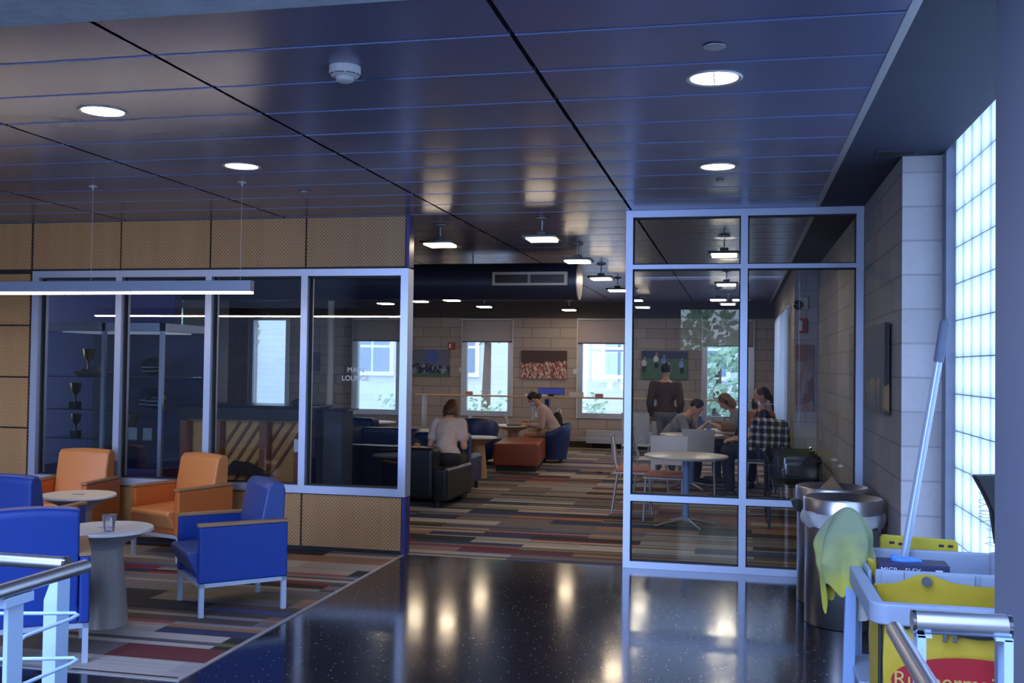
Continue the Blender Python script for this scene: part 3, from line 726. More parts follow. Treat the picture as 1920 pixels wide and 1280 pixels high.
def tub(label, loc, rz, m, h=.74, r=.34, g='navy tub chairs of the lounge'):
    t = thing('tub_chair', label, 'tub chair', loc, rz, g)
    B().lathe([(.0, .06), (r*.66, .06), (r*.8, .12), (r*.86, .36), (r*.8, .42), (0, .43)], n=36).obj('seat', m, t, smooth=True)
    vs = []; fs = []; N = 26; a0, a1 = math.radians(-20), math.radians(200)
    prof = [(r*.80, .06), (r*.98, .40), (r*1.08, 1), (r*1.02, 1.03), (r*.92, 1), (r*.82, .42), (r*.66, .08)]
    for i in range(N+1):
        a = a0+(a1-a0)*i/N; hh = h*(.80+.20*math.sin(max(0, min(PI, (a))))**.6) if 0 < a < PI else h*.80
        for rr, z in prof:
            z = z if z < .5 else hh-.03+.03*(z-1)/.03
            vs.append((rr*math.cos(a), rr*math.sin(a), z))
    k = len(prof)
    for i in range(N):
        for j in range(k): fs.append((i*k+j, i*k+(j+1) % k, (i+1)*k+(j+1) % k, (i+1)*k+j))
    fs += [tuple(range(k)), tuple(N*k+j for j in range(k))]
    B().add(vs, fs).obj('backrest', m, t, smooth=True)
    for q in range(4): B().cyl((.2*math.cos(q*PI/2+.7), .2*math.sin(q*PI/2+.7), 0), (.2*math.cos(q*PI/2+.7), .2*math.sin(q*PI/2+.7), .07), .02, n=8).obj('foot', M['black'], t)
    return t
tub('navy tub chair between the person in pink and the laptop table', (-4.20, 16.3, 0), math.radians(190), M['navy_leather'])
tub('navy tub chair occupied by the person in the face mask', (-3.02, 16.75, 0), math.radians(-80), M['navy_leather'], .66, .30)
tub('navy tub chair seen through the lettered pane, nearest the black cabinet', (-5.42, 13.7, 0), math.radians(170), M['navy_leather'], .78)
club('navy club chair seen through the right side of the lettered pane', (-4.55, 13.2, 0), math.radians(185), M['navy_leather'], .40)
club('navy club chair at far left of the lounge seen under the pane lettering', (-5.75, 15.4, 0), math.radians(160), M['navy_leather'], .36)
cone_table('maple cone table with white top left of the leather ottoman', (-3.60, 14.05, 0), M['cone_maple'], False)
cone_table('maple cone table holding the laptop, in front of the masked person', (-3.74, 17.0, 0), M['cone_maple'], False, .34)
cone_table('white topped cone table seen through the lettered pane', (-6.2, 17.0, 0), M['cone_maple'], False, .34)
cone_table('white topped cone table just left of the person in pink', (-4.62, 15.2, 0), M['cone_maple'], False, .32)
ot = thing('ottoman', 'long rust leather ottoman on the lounge carpet', 'ottoman', (-3.34, 15.72, 0), math.radians(6))
for y0, y1 in ((-.72, 0), (.0, .72)): rb(ot, 'cushion', -.34, .34, y0, y1, .08, .42, M['rust_leather'], .035)
B().box(-.30, .30, -.66, .66, 0, .085).obj('plinth', M['black'], ot)
o2 = thing('ottoman', 'small rust leather ottoman mostly hidden left of the person in pink', 'ottoman', (-4.35, 13.9, 0), math.radians(20)); rb(o2, 'cushion', -.30, .30, -.25, .25, .06, .43, M['rust_leather'], .04)
B().box(-.26, .26, -.22, .22, 0, .07).obj('plinth', M['black'], o2)

# tall counter before the windows
ct = thing('window_counter', 'long narrow wooden standing counter running in front of the far windows', 'counter', (0, 18.0, 0))
B().box(-5.80, .62, -.11, .11, 1.03, 1.055).obj('countertop', M['rail_wood'], ct, bevel=.004, seg=2)
for x in (-5.65, -3.6, -1.45, .45):
    for y in (-.08, .06): B().box(x-.02, x+.02, y, y+.03, 0, 1.03).obj('leg', M['alu2'], ct)
B().box(-5.6, .4, .04, .06, .30, .34).obj('stretcher', M['alu2'], ct)
for k, (x, y) in enumerate(((-4.78, 17.93), (-2.4, 17.93))):
    B().box(x-.07, x+.07, y-.01, y+.01, 1.056, 1.12).obj('table_sign', mat('pink_sign', (.5, .2, .17), .5), label='small reddish sign standing on the counter, '+('left one before the window beside the team photo' if k == 0 else 'right one before the window by the white chair'), cat='sign', group='small signs on the counter')
B().box(-3.75, -3.35, 17.95, 18.08, 1.056, 1.09).obj('paper_stack', M['white'], bevel=.003, label='untidy stack of papers on the counter behind the masked person', cat='papers')
ms = thing('monitor', 'wide blue lit screen lying low on the counter above the masked person', 'screen', (-3.28, 18.05, 1.056))
B().box(-.24, .24, -.012, .012, .03, .15).obj('bezel', M['boxnavy'], ms)
B().box(-.23, .23, -.016, -.012, .04, .14).obj('screen', mat('blue_screen', (.02, .03, .14), .3, emit=(.05, .06, .5), es=.25), ms)
B().box(-.05, .05, -.03, .03, 0, .03).obj('stand', M['black'], ms)
B().box(-2.95, -2.70, 18.04, 18.07, 1.056, 1.14).obj('name_plate', M['offwhite'], label='small white and blue card standing right of the blue screen', cat='card')
B().box(-3.42, -3.34, 18.15, 18.2, .0, 1.0).obj('banner_post', mat('navy_post', (.03, .05, .25), .5), label='navy banner strip hanging below the counter behind the masked person', cat='banner')

def cafe_chair(label, loc, rz, pad=None, shell=None, h=.84, g='white shell cafe chairs'):
    shell = shell or M['offwhite']; t = thing('cafe_chair', label, 'chair', loc, rz, g)
    n = 8; vs = []; fs = []
    pr = [(.19, .47), (.215, .55), (.225, .64), (.25, h), (.262, h), (.24, .64), (.23, .55), (.205, .47)]
    for i in range(n+1):
        u = -1+2*i/n
        for y, z in pr: vs.append((u*(.19+.03*(z-.47)), y-.035*u*u, z))
    # backrest split: side stiles and broad top panel
    k = len(pr); top = []
    b = B()
    for i in range(n):
        for j in range(k):
            if i in (1, 2, 3, 4, 5, 6) and (j in (0, 6)): continue
            fs.append((i*k+j, i*k+(j+1) % k, (i+1)*k+(j+1) % k, (i+1)*k+j))
    fs += [tuple(range(k)), tuple(n*k+j for j in range(k))]
    b.add(vs, fs).obj('backrest', shell, t, smooth=True)
    B().box(-.21, .21, -.21, .21, .435, .452).obj('seat', shell, t, bevel=.007, seg=2)
    if pad: B().box(-.2, .2, -.205, .19, .452, .495).obj('seat_pad', pad, t, bevel=.02)
    for sx in (-1, 1):
        B().tube([(sx*.19, -.17, .44), (sx*.205, -.21, 0)], .011).obj('leg', M['alu2'], t, smooth=True)
        B().tube([(sx*.19, .17, .44), (sx*.205, .23, 0)], .011).obj('leg', M['alu2'], t, smooth=True)
    return t
def round_table(label, loc, r, hgt=.72):
    t = thing('round_table', label, 'table', loc, 0, 'round pedestal study tables')
    B().lathe([(0, hgt-.025), (r*.98, hgt-.025), (r, hgt-.018), (r, hgt-.003), (r*.99, hgt), (0, hgt)], n=56).obj('tabletop', M['table_white'], t, smooth=True)
    B().cyl((0, 0, .06), (0, 0, hgt-.025), .035, n=20).obj('column', M['cart_blue'], t, smooth=True)
    for q in range(4):
        a = q*PI/2+.5; B().tube([(0, 0, .075), (.15*math.cos(a), .15*math.sin(a), .05), (.34*math.cos(a), .34*math.sin(a), .014)], .014, rs=[.022, .016, .012]).obj('foot', M['steel'], t, smooth=True)
    return t
round_table('nearest white round pedestal table behind the glass screen', (-.51, 10.45, 0), .42)
round_table('second white round table, cluttered, behind the glass screen', (-.60, 13.75, 0), .42)
pinkpad = mat('salmon_seat_pad', (.50, .20, .13), .8)
cafe_chair('white cafe chair with salmon pad behind the nearest round table', (-.74, 10.92, 0), math.radians(-4), pinkpad, h=.86)
cafe_chair('white cafe chair in side view at left of the nearest round table', (-1.13, 11.35, 0), math.radians(95), pinkpad)
cafe_chair('white cafe chair with slotted back standing by the left screen post', (-1.47, 15.2, 0), math.radians(180), None, h=.93)
cafe_chair('white cafe chair seen from behind at the second round table', (-.48, 13.1, 0), math.radians(180), None)
cafe_chair('white cafe chair of the person in the grey tee', (-.92, 14.35, 0), math.radians(90), None)
cafe_chair('white cafe chair in side view left of the second round table', (-1.06, 13.0, 0), math.radians(95), None)
cafe_chair('white cafe chair of the person with headphones', (.05, 14.7, 0), math.radians(-90), None)
cafe_chair('white cafe chair of the person in black', (.30, 13.1, 0), math.radians(-90), None, h=.75)
# rectangular study table
rt_ = thing('study_table', 'white rectangular study table shared by the person in grey and the person with headphones', 'table', (-.42, 14.75, 0))
B().box(-.42, .38, -.35, .35, .70, .725).obj('tabletop', M['table_white'], rt_, bevel=.004, seg=2)
for sx in (-1, 1):
    for sy in (-1, 1): B().cyl((sx*.36-.02, sy*.3, 0), (sx*.36-.02, sy*.3, .70), .02, n=10).obj('leg', M['alu2'], rt_, smooth=True)
def bottle(x, y, z, label, mt):
    t = thing('water_bottle', label, 'bottle', (x, y, z))
    B().lathe([(.032, 0), (.034, .01), (.034, .14), (.014, .19), (.014, .2)], n=20).obj('bottle_body', mt, t, smooth=True)
    B().lathe([(.016, .2), (.016, .225), (0, .226)], n=16).obj('cap', M['white'], t, smooth=True)
bottle(-.52, 14.6, .725, 'dark blue water bottle on the study table, left one', mat('bottle_blue', (.06, .12, .4), .3))
bottle(-.40, 14.6, .725, 'bright blue and white water bottle on the study table, right one', mat('bottle_pale', (.3, .45, .8), .3))
lap = lambda x, y, z, rz, label, name='laptop': (lambda t: (B().box(-.16, .16, -.11, .11, 0, .016).obj('keyboard_base', M['lamp_body'], t), B().box(-.16, .16, -.004, .004, 0, .21, Matrix.Translation((0, .11, .012)) @ Matrix.Rotation(math.radians(-18), 4, 'X')).obj('lid', M['alu2'], t)))(thing(name, label, 'laptop', (x, y, z), rz))
lap(-3.70, 16.9, .584, math.radians(95), 'open grey laptop on the maple cone table before the masked person')
lap(-.66, 14.85, .725, math.radians(80), 'open dark laptop in front of the person in the grey tee')
B().box(-.14, .14, -.10, .10, 0, .02).sh(-.58, 13.6, .72).obj('book', M['white'], bevel=.004, label='white notebook lying on the second round table', cat='book')
B().lathe([(0, 0), (.06, .004), (.08, .03), (.075, .03), (.055, .008), (0, .006)], (-.36, 13.72, .72), n=24).obj('bowl', mat('brown_bowl', (.22, .10, .06), .5), smooth=True, label='brown takeaway bowl at the right of the second round table', cat='bowl')
tb = thing('tote_bag', 'brown leather bag slumped on the study table by the person with headphones', 'bag', (-.13, 14.45, .725))
B().box(-.10, .10, -.07, .07, 0, .13).obj('bag_body', mat('brown_bag', (.28, .14, .07), .6), tb, bevel=.03)
B().tube([(-.06, 0, .12), (-.05, 0, .19), (.05, 0, .19), (.06, 0, .12)], .006).obj('handle', M['brown_cloth'], tb)
# nested black armchairs by the side wall
def stack_chair(label, loc, rz):
    t = thing('stacking_chair', label, 'chair', loc, rz, 'black arm chairs nested beside the dark wall')
    B().box(-.22, .22, -.22, .22, .42, .45).obj('seat', M['black'], t, bevel=.01)
    B().box(-.21, .21, .20, .225, .50, .72).obj('backrest', M['black'], t, bevel=.01)
    for s in (-1, 1):
        B().tube([(s*.25, -.20, 0), (s*.25, -.19, .60), (s*.25, -.15, .655), (s*.25, .15, .66), (s*.24, .22, .70), (s*.22, .24, .74)], .014).obj('arm', M['blackgloss'], t, smooth=True)
        B().tube([(s*.25, .24, 0), (s*.25, .18, .645)], .012).obj('leg', M['blackgloss'], t, smooth=True)
    return t
for i, (x, y) in enumerate(((.56, 10.75), (.56, 11.15), (.56, 11.55), (.56, 11.95))):
    stack_chair(['nearest of the black arm chairs nested by the dark wall', 'second of the black arm chairs nested by the dark wall', 'third of the black arm chairs nested by the dark wall', 'furthest of the black arm chairs nested by the dark wall'][i], (x, y, 0), math.radians(180))
B().prism([(0, 0), (.06, .02), (.09, 0), (.05, -.03)], 0, .02, 'z').sh(-2.07, 15.3, 0).obj('crumpled_leaf', M['brown_cloth'], label='small brown scrap lying on the striped carpet', cat='litter')

# ------------------------------------------------------------------ pictures, alarm, switches
def picture(label, x0, x1, z0, z1, mt, y=YW):
    t = thing('photo_print', label, 'picture', (0, y-.045, 0), 0, 'sports photo prints')
    B().box(x0, x1, 0, .03, z0, z1).obj('canvas', mt, t)
    return t
p = picture('team photo print with blue helmets left of the fire alarm', -6.75, -5.75, 1.36, 1.90, M['pic_team'])
B().box(-6.75, -5.75, -.002, 0, 1.36, 1.42).obj('grass_strip', M['pic_field'], p)
b = B(); random.seed(5)
b.ell((-6.12, -.002, 1.76), (.15, .004, .14), 16); b.obj('helmet_shape', mat('print_blue', (.04, .09, .35), .4), p)
picture('crowd photo print with raised arms behind the masked person', -4.25, -3.33, 1.345, 1.905, M['pic_crowd'])
p = picture('soccer photo print behind the standing person', -1.853, -.963, 1.37, 1.92, M['pic_field'])
B().box(-1.853, -.963, -.002, 0, 1.77, 1.92).obj('stand_strip', M['pic_navy'], p)
for q, (x, z, c) in enumerate(((-1.80, 1.68, (.6, .5, .5)), (-1.57, 1.76, (.7, .7, .75)), (-1.42, 1.72, (.1, .3, .7)), (-1.08, 1.66, (.25, .35, .75)))):
    pm = mat('print_player', c, .5); o = B().ell((x, -.003, z), (.05, .004, .07), 12).obj('player', pm, p)
    B().ell((x+.01, -.0035, z+.10), (.025, .003, .03), 10).obj('head', M['skin2'], o); B().ell((x+.01, -.0035, z-.11), (.04, .003, .07), 10).obj('shorts', M['navycloth'], o)
t = thing('photo_print', 'small navy poster seen at the left edge of the lettered pane', 'picture', (0, YW-.03, 0)); B().box(-8.78, -8.57, 0, .02, 1.43, 1.82).obj('canvas', M['pic_navy'], t)
t = thing('photo_print', 'dark brown gallery print on the right block wall by the bins', 'picture', (.915, 7.2, 1.6)); B().box(-.03, 0, -.52, .50, -.27, .30).obj('canvas', M['pic_side'], t)
t = thing('photo_print', 'pinkish print on the lit end of the dark wall, below the alarm box', 'picture', (.80, 12.86, 1.6)); B().box(-.12, .09, -.03, -.001, -.5, .3).obj('canvas', M['pic_side2'], t)
t = thing('fire_alarm', 'red fire alarm strobe on the far wall above the team photo', 'fire alarm', (-5.71, YW, 1.98)); B().box(-.07, .07, -.05, 0, -.07, .07).obj('housing', M['red'], t, bevel=.006); B().box(-.04, .0, -.062, -.05, -.04, .04).obj('strobe', M['white'], t)
t = thing('fire_alarm', 'small red and white alarm box on the lit wall end', 'fire alarm', (.76, 12.86, 2.13)); B().box(-.05, .05, -.05, 0, -.09, .09).obj('housing', M['red'], t, bevel=.006); B().box(-.05, -.01, -.065, -.05, -.06, .06).obj('strobe', M['white'], t)
t = thing('security_camera', 'dark dome camera on the lit wall end above the alarm box', 'camera', (.72, 12.86, 2.40)); B().box(-.0, .10, -.05, 0, -.08, .08).obj('bracket', M['offwhite'], t, bevel=.01); B().ell((-.02, -.06, -.02), .06, 16).obj('dome', M['blackgloss'], t, smooth=True)
for x, z, l in ((-5.51, 1.50, 'right of the team photo'), (-3.16, 1.50, 'right of the crowd photo'), (-5.3, .55, 'low behind the person in pink'), (-3.95, .62, 'low behind the laptop table')):
    t = thing('wall_plate', 'small white wall plate '+l, 'wall plate', (x, YW, z)); B().box(-.04, .04, -.012, 0, -.055, .055).obj('plate', M['offwhite'], t, bevel=.003, seg=2); B().box(-.012, .012, -.018, -.012, -.022, .022).obj('rocker', M['white'], t)
t = thing('radiator', 'low metal convector casing along the far wall by the white chair', 'radiator', (-2.0, YW-.12, 0))
B().box(-.9, 1.6, -.08, .08, .10, .36).obj('casing', M['alu2'], t, bevel=.008)
for x in (-.8, .3, 1.5): B().box(x-.02, x+.02, -.05, .05, 0, .1).obj('foot', M['black'], t)

# ------------------------------------------------------------------ behind the left glazing: trophy case, piano
struct('wall_purple', B().box(-9, -6.2, 10.35, 10.5, 0, ZC), M['purple'])
dc = thing('trophy_case', 'aluminium framed glass trophy case against the purple wall', 'display case', (-6.36, 9.75, 0))
b = B()
for x in (-.72, .0, .66):
    b.box(x-.02, x+.02, -.47, -.43, .0, 1.98)
for x in (-.72, .66): b.box(x-.02, x+.02, .43, .47, 0, 1.98)
b.box(-.74, .68, -.47, -.43, 1.90, 1.98).box(-.74, .68, .43, .47, 1.90, 1.98).box(-.74, -.70, -.43, .43, 1.90, 1.98).box(.64, .68, -.43, .43, 1.90, 1.98).box(-.74, .68, -.47, -.43, .0, .08)
b.obj('frame', M['alu'], dc)
B().box(-.72, .66, -.45, .45, .0, .5).obj('plinth', M['purple'], dc)
B().box(-.72, .66, .40, .42, .5, 1.9).obj('back_panel', mat('case_back', (.03, .035, .10), .5), dc)
for z in (.78, 1.08, 1.42): B().box(-.70, .64, -.42, .40, z, z+.008).obj('shelf', M['cup'], dc)
B().box(-.70, -.02, -.455, -.449, .5, 1.9).box(.02, .64, -.455, -.449, .5, 1.9).obj('pane', M['glass'], dc)
B().box(-.6, .55, -.3, .3, 1.885, 1.9).obj('case_fill_panel', mat('case_fill_glow', (.9, .9, 1), .4, emit=(.75, .8, 1), es=.25), dc)  # added glowing panel, lifts the dark inside of the case
def trophy(x, y, z, label, s=1.0):
    t = thing('trophy', label, 'trophy', (x, y, z), 0, 'trophies in the glass case')
    B().box(-.04*s, .04*s, -.04*s, .04*s, 0, .06*s).obj('base', M['black'], t)
    B().lathe([(.012*s, .06*s), (.01*s, .12*s), (.045*s, .16*s), (.055*s, .24*s), (.05*s, .24*s), (.01*s, .15*s)], n=20).obj('cup', mat('gilt', (.6, .42, .15), .3, metal=.9), t, smooth=True)
def helmet(x, y, z, label, mt):
    t = thing('sports_helmet', label, 'helmet', (x, y, z), math.radians(20), 'helmets in the glass case')
    B().ell((0, 0, .12), (.11, .13, .11), 20).obj('shell', mt, t, smooth=True)
    B().tube([(-.09, -.07, .07), (-.06, -.17, .06), (.06, -.17, .06), (.09, -.07, .07)], .006).tube([(-.09, -.07, .10), (-.06, -.165, .10), (.06, -.165, .10), (.09, -.07, .10)], .006).obj('face_mask', M['offwhite'], t)
helmet(-6.0, 9.6, 1.43, 'black sports helmet on the upper right shelf of the case', M['black']); helmet(-6.05, 9.65, 1.088, 'navy sports helmet on the middle right shelf of the case', M['boxnavy'])
helmet(-5.88, 9.5, 1.088, 'black sports helmet at the right end of the middle shelf', M['blackgloss'])
trophy(-6.9, 9.6, 1.088, 'gold cup trophy at the left of the middle shelf', 1.1); trophy(-6.85, 9.55, .788, 'gold cup trophy at the left of the lower shelf'); trophy(-6.2, 9.6, .788, 'gold cup trophy at the right of the lower shelf'); trophy(-6.75, 9.6, 1.428, 'gold cup trophy on the top left shelf', 1.2)
t = thing('model_boat', 'cream model boat displayed on the upper left shelf of the case', 'model boat', (-6.62, 9.5, 1.428))
B().prism([(-.22, .05), (.2, .05), (.14, 0), (-.16, 0)], -.05, .05).obj('hull', mat('cream', (.55, .45, .35), .5), t, bevel=.01); B().box(-.04, .08, -.03, .03, .05, .10).obj('cabin', M['offwhite'], t); B().tube([(-.1, 0, .05), (-.1, 0, .24)], .004).obj('mast', M['arm_wood'], t)
for k, (x, z) in enumerate(((-6.12, .788), (-5.95, .788), (-6.3, 1.088), (-6.28, 1.428))):
    B().box(-.05, .05, -.003, .003, 0, .12).sh(x+.03, 9.42, z).obj('award_card', M['offwhite'], label='small cream award card in the case, '+['lower shelf left card', 'lower shelf right card', 'middle shelf card', 'upper shelf card'][k], cat='card', group='award cards in the glass case')

pn = thing('upright_piano', 'black upright piano seen from its open wooden back behind the partition glass', 'piano', (-4.80, 9.45, 0)); pn.scale = (.87, 1, 1)
B().box(-.82, .78, .05, .45, .1, 1.14).obj('case', M['blackgloss'], pn, bevel=.01)
B().box(-.84, .80, -.12, .47, 1.14, 1.17).obj('lid', M['blackgloss'], pn, bevel=.008)
B().box(-.82, .78, -.12, .04, 1.02, 1.14).obj('top_rail', M['black'], pn)
B().box(-.78, .74, -.0, .045, .14, 1.02).obj('soundboard', M['wood_gold'], pn)
for x in (-.76, -.34, .24, .72): B().box(x-.045, x+.045, -.12, -.02, .12, 1.0).obj('post', M['wood_brown'], pn)
b = B()
for k in range(7):
    x = -.42+.135*k
    T = Matrix.Translation((x, -.012, .60)) @ Matrix.Rotation(math.radians(38), 4, 'Y')
    b.box(-.014, .014, -.012, .012, -.50, .50, T)
b.obj('rib', M['wood_brown'], pn)
B().box(-.82, .78, -.12, .45, .0, .12).obj('bottom_beam', M['wood_brown'], pn)
B().prism([(-.25, .48), (-.1, .62), (.1, .60), (.34, .50), (.4, .48)], -.16, -.13).obj('cover_cloth', M['black_cloth'], pn)
B().ell((.52, .2, 1.19), (.10, .09, .045), 16).obj('cap', M['black'], pn, smooth=True)
sp = thing('loudspeaker', 'black cabinet speaker between the piano and the lettered pane edge', 'speaker', (-3.96, 9.72, 0))
B().box(-.11, .11, -.13, .13, 0, 1.12).obj('cabinet', M['black'], sp, bevel=.008); B().box(-.09, .09, -.135, -.13, .1, 1.0).obj('grille', M['lamp_body'], sp)
B().box(-.14, .16, -.14, .14, 1.12, 1.14).obj('top_panel', M['blackgloss'], sp)
t = thing('wall_plate', 'white access switch on a brown strip beside the lettered pane', 'wall plate', (-4.05, 8.95, .78)); B().box(-.03, .03, -.02, .02, -.78, .1).obj('strip', M['wood_brown'], t); B().box(-.022, .022, -.03, -.02, -.02, .10).obj('plate', M['white'], t)
# ------------------------------------------------------------------ people
def ik(a, b, l1, l2, pole):
    d = b-a; L = min(d.length, (l1+l2)*.995); dn = d.normalized()
    x = (l1*l1-l2*l2+L*L)/(2*L); h = math.sqrt(max(l1*l1-x*x, 0)); p = (pole-dn*pole.dot(dn)).normalized()
    return a+dn*x+p*h, a+dn*L
def person(label, loc, rz, seat=.45, lean=20, tilt=15, hyaw=0, hands=((-.10, -.38, .76), (.10, -.38, .76)), skin=None, hair=None, hairstyle='short',
           top=None, sleeve=.45, bottom=None, bot_len=1.0, skirt=False, stand=False, female=True, mask=False, phones=False, knee=(.42, None), ktop=0):
    skin = skin or M['skin']; V = Vector
    t = thing('person', label, 'person', loc, rz)
    L = math.radians(lean); a = math.radians(lean+tilt)
    H = V((0, 0, .90)) if stand else V((0, .02, seat+.10))
    d = V((0, -math.sin(L), math.cos(L))); tl = .48
    N = H+d*tl; sw = .150 if female else .180
    R = Matrix.Rotation(a, 3, 'X') @ Matrix.Rotation(math.radians(hyaw), 3, 'Z')
    hc = N+V((0, -math.sin(a), math.cos(a)))*.185
    def hp(x, y, z): return hc+R @ V((x, y, z))
    b = B()
    b.ell(H, (.165, .115, .12), 16).cap(H, H+d*.2, .115, .105, 16).ell(H+d*.34, (.145 if female else .165, .10, .19), 16, Matrix.Rotation(L, 3, 'X'))
    b.cap(N-d*.04-V((sw-.03, 0, 0)), N-d*.04+V((sw-.03, 0, 0)), .055, n=12).cap(N-d*.04, hc-R @ V((0, 0, .03)), .055, .048)
    b.ell(hc, (.074, .092, .112), 18, R).ell(hp(0, -.022, -.058), (.052, .062, .055), 14, R)
    b.cap(hp(0, -.088, .01), hp(0, -.106, -.022), .009, .013, 8)
    for s in (-1, 1): b.ell(hp(s*.075, .008, -.005), (.010, .020, .030), 10, R)
    b.ell(hp(0, -.082, -.060), (.024, .014, .010), 10, R)
    arms = []; legs = []
    for k, s in enumerate((-1, 1)):
        sh = N-d*.045+V((s*sw, 0, 0)); hd = V(hands[k])
        el, wr = ik(sh, hd, .285, .25, V((s*.18, .35, -.8)))
        arms.append((sh, el, wr)); b.cap(sh, el, .048, .038).cap(el, wr, .038, .026)
        f = (wr-el).normalized(); side = f.cross(V((0, 0, 1))); side = side.normalized() if side.length > .2 else V((1, 0, 0)); dn = side.cross(f).normalized(); dn = -dn if dn.z > 0 else dn
        pc = wr+f*.045; RR = Matrix((side, f, dn)).transposed()
        b.ell(pc, (.040, .050, .016), 12, RR)
        for q in range(4):
            o = pc+f*.035+side*(-.027+.018*q); ln = (.033, .038, .036, .028)[q]
            k1 = o+f*ln+dn*.006; b.cap(o, k1, .0088, .0085, 8).cap(k1, k1+f*ln*.6+dn*ln*.65, .0085, .0075, 8)
        tside = side if (side.x*s < 0) else -side
        b.cap(wr+f*.02+tside*.03, wr+f*.055+tside*.058+dn*.01, .0105, .009, 8).cap(wr+f*.055+tside*.058+dn*.01, wr+f*.085+tside*.052+dn*.02, .009, .008, 8)
    for s in (-1, 1):
        hj = H+V((s*.09, 0, -.02))
        if stand: kn = V((s*.10, -.02, .47)); an = V((s*.105, .02, .085))
        else: kn = V((s*.11, -.43, seat+.06+ktop)); an = V((s*.11, -.40, .085))
        toe = an+V((s*.02, -.15, -.045)); legs.append((hj, kn, an, toe))
        b.cap(hj, kn, .085, .058, 14).cap(kn, an, .055, .036, 12).cap(an+V((0, .04, -.045)), toe, .038, .028, 10)
    body = blob(b, 'body', skin, .0085, t, 5)
    for s in (-1, 1):
        B().ell(hp(s*.031, -.082, .012), (.011, .006, .007), 10, R).obj('eye', M['eye'], t, smooth=True)
        B().box(-.016, .016, -.004, .004, -.003, .003, Matrix.Translation(hp(s*.032, -.086, .034)) @ R.to_4x4()).obj('eyebrow', hair, t)
    if not mask: B().ell(hp(0, -.093, -.062), (.022, .006, .007), 10, R).obj('lips', M['lips'], t, smooth=True)
    # hair
    b = B().ell(hp(0, .018, .026), (.084, .094, .100), 18, R)
    if hairstyle in ('long', 'shoulder'):
        ln = .13 if hairstyle == 'shoulder' else .2
        b.ell(hp(0, .055, -.045), (.092, .055, ln*.8), 16, R).ell(hp(-.072, .02, -.06), (.026, .045, ln*.7), 12, R).ell(hp(.072, .02, -.06), (.026, .045, ln*.7), 12, R)
    if hairstyle == 'bun': b.ell(hp(0, .085, -.03), (.06, .04, .06), 12, R).ell(hp(0, .125, -.035), (.035, .03, .035), 12, R)
    if hairstyle == 'tail': b.ell(hp(0, .10, -.02), (.03, .04, .05), 12, R).cap(hp(0, .12, -.04), hp(0, .13, -.20), .028, .014)
    blob(b, 'hair', hair, .009, t, 3, disp=.008)
    if mask:
        B().ell(hp(0, -.055, -.045), (.062, .058, .050), 16, R).obj('face_mask', M['mask'], t, smooth=True)
    if phones:
        p = B().tube([hp(.088*math.sin(q), .0, .118*math.cos(q)) for q in [i*PI/10-PI/2 for i in range(11)]], .008).obj('headphones', M['black'], t, smooth=True)
        for s in (-1, 1): B().ell(hp(s*.088, 0, -.005), (.02, .032, .035), 14, R).obj('ear_cup', M['black'], p, smooth=True)
    # shirt
    e = .016; b = B()
    b.ell(H+d*.06, (.165+e, .115+e, .10), 16).cap(H+d*.05, H+d*.2, .118+e, .112+e, 16).ell(H+d*.33, ((.145 if female else .165)+e, .10+e, .185), 16, Matrix.Rotation(L, 3, 'X'))
    b.cap(N-d*.055-V((sw-.02, 0, 0)), N-d*.055+V((sw-.02, 0, 0)), .055+e, n=12)
    for sh, el, wr in arms:
        if sleeve <= .6: b.cap(sh, sh+(el-sh)*(sleeve/.5*.9), .056+e*.8, .047+e, 14)
        else: b.cap(sh, el, .054+e, .044+e, 14).cap(el, el+(wr-el)*(sleeve-.5)*2, .044+e, .032+e*.8, 12)
    blob(b, 'shirt', top, .011, t, 4, disp=.012)
    b = B(); b.ell(H-d*.01, (.170+e, .122+e, .115), 16)
    for hj, kn, an, toe in legs:
        if skirt or bot_len <= .5: b.cap(hj, hj+(kn-hj)*min(1, bot_len*2), .093+e, .074+e, 14)
        else: b.cap(hj, kn, .088+e, .062+e, 14).cap(kn, kn+(an-kn)*(bot_len-.5)*2*.92, .060+e, .044+e, 12)
    if skirt: b.cap(H+V((0, -.05, -.02)), (legs[0][0]+legs[1][0])*.5+(legs[0][1]-legs[0][0])*.85, .10, .08)
    blob(b, 'skirt' if skirt else 'trousers' if bot_len > .5 else 'shorts', bottom, .011, t, 4, disp=.010)
    for hj, kn, an, toe in legs:
        b = B(); b.cap(an+V((0, .045, -.048)), toe+V((0, -.01, .002)), .044, .036, 12).box(-.04, .04, -.17, .05, -.085, -.07, Matrix.Translation(an+V((0, -.01, 0))))
        blob(b, 'shoe', M['shoe'], .011, t, 3)
    return t
person('person on the black sofa seen from behind in pale pink tee and black skirt', (-3.32, 11.42, 0), math.radians(184), seat=.42, lean=27, tilt=24, hands=((-.16, -.34, .64), (.16, -.34, .62)),
       hair=M['hair_brown'], hairstyle='shoulder', top=M['pink'], sleeve=.35, bottom=M['black_cloth'], bot_len=.42, skirt=True)
person('person in a pale knit cardigan and blue face mask, bent over a laptop', (-3.0, 16.75, 0), math.radians(-88), seat=.40, lean=29, tilt=18, hands=((-.12, -.50, .66), (.12, -.42, .62)),
       skin=M['skin'], hair=M['hair_black'], hairstyle='bun', top=M['knit'], sleeve=.85, bottom=M['tan_cloth'], bot_len=.25, mask=True)
person('person standing with back turned in a brown shirt and grey trousers', (-1.07, 15.5, 0), math.radians(182), stand=True, lean=2, tilt=4, female=False, hands=((-.21, -.08, .86), (.21, -.08, .86)),
       hair=M['hair_black'], top=M['brown_cloth'], sleeve=.9, bottom=M['khaki'])
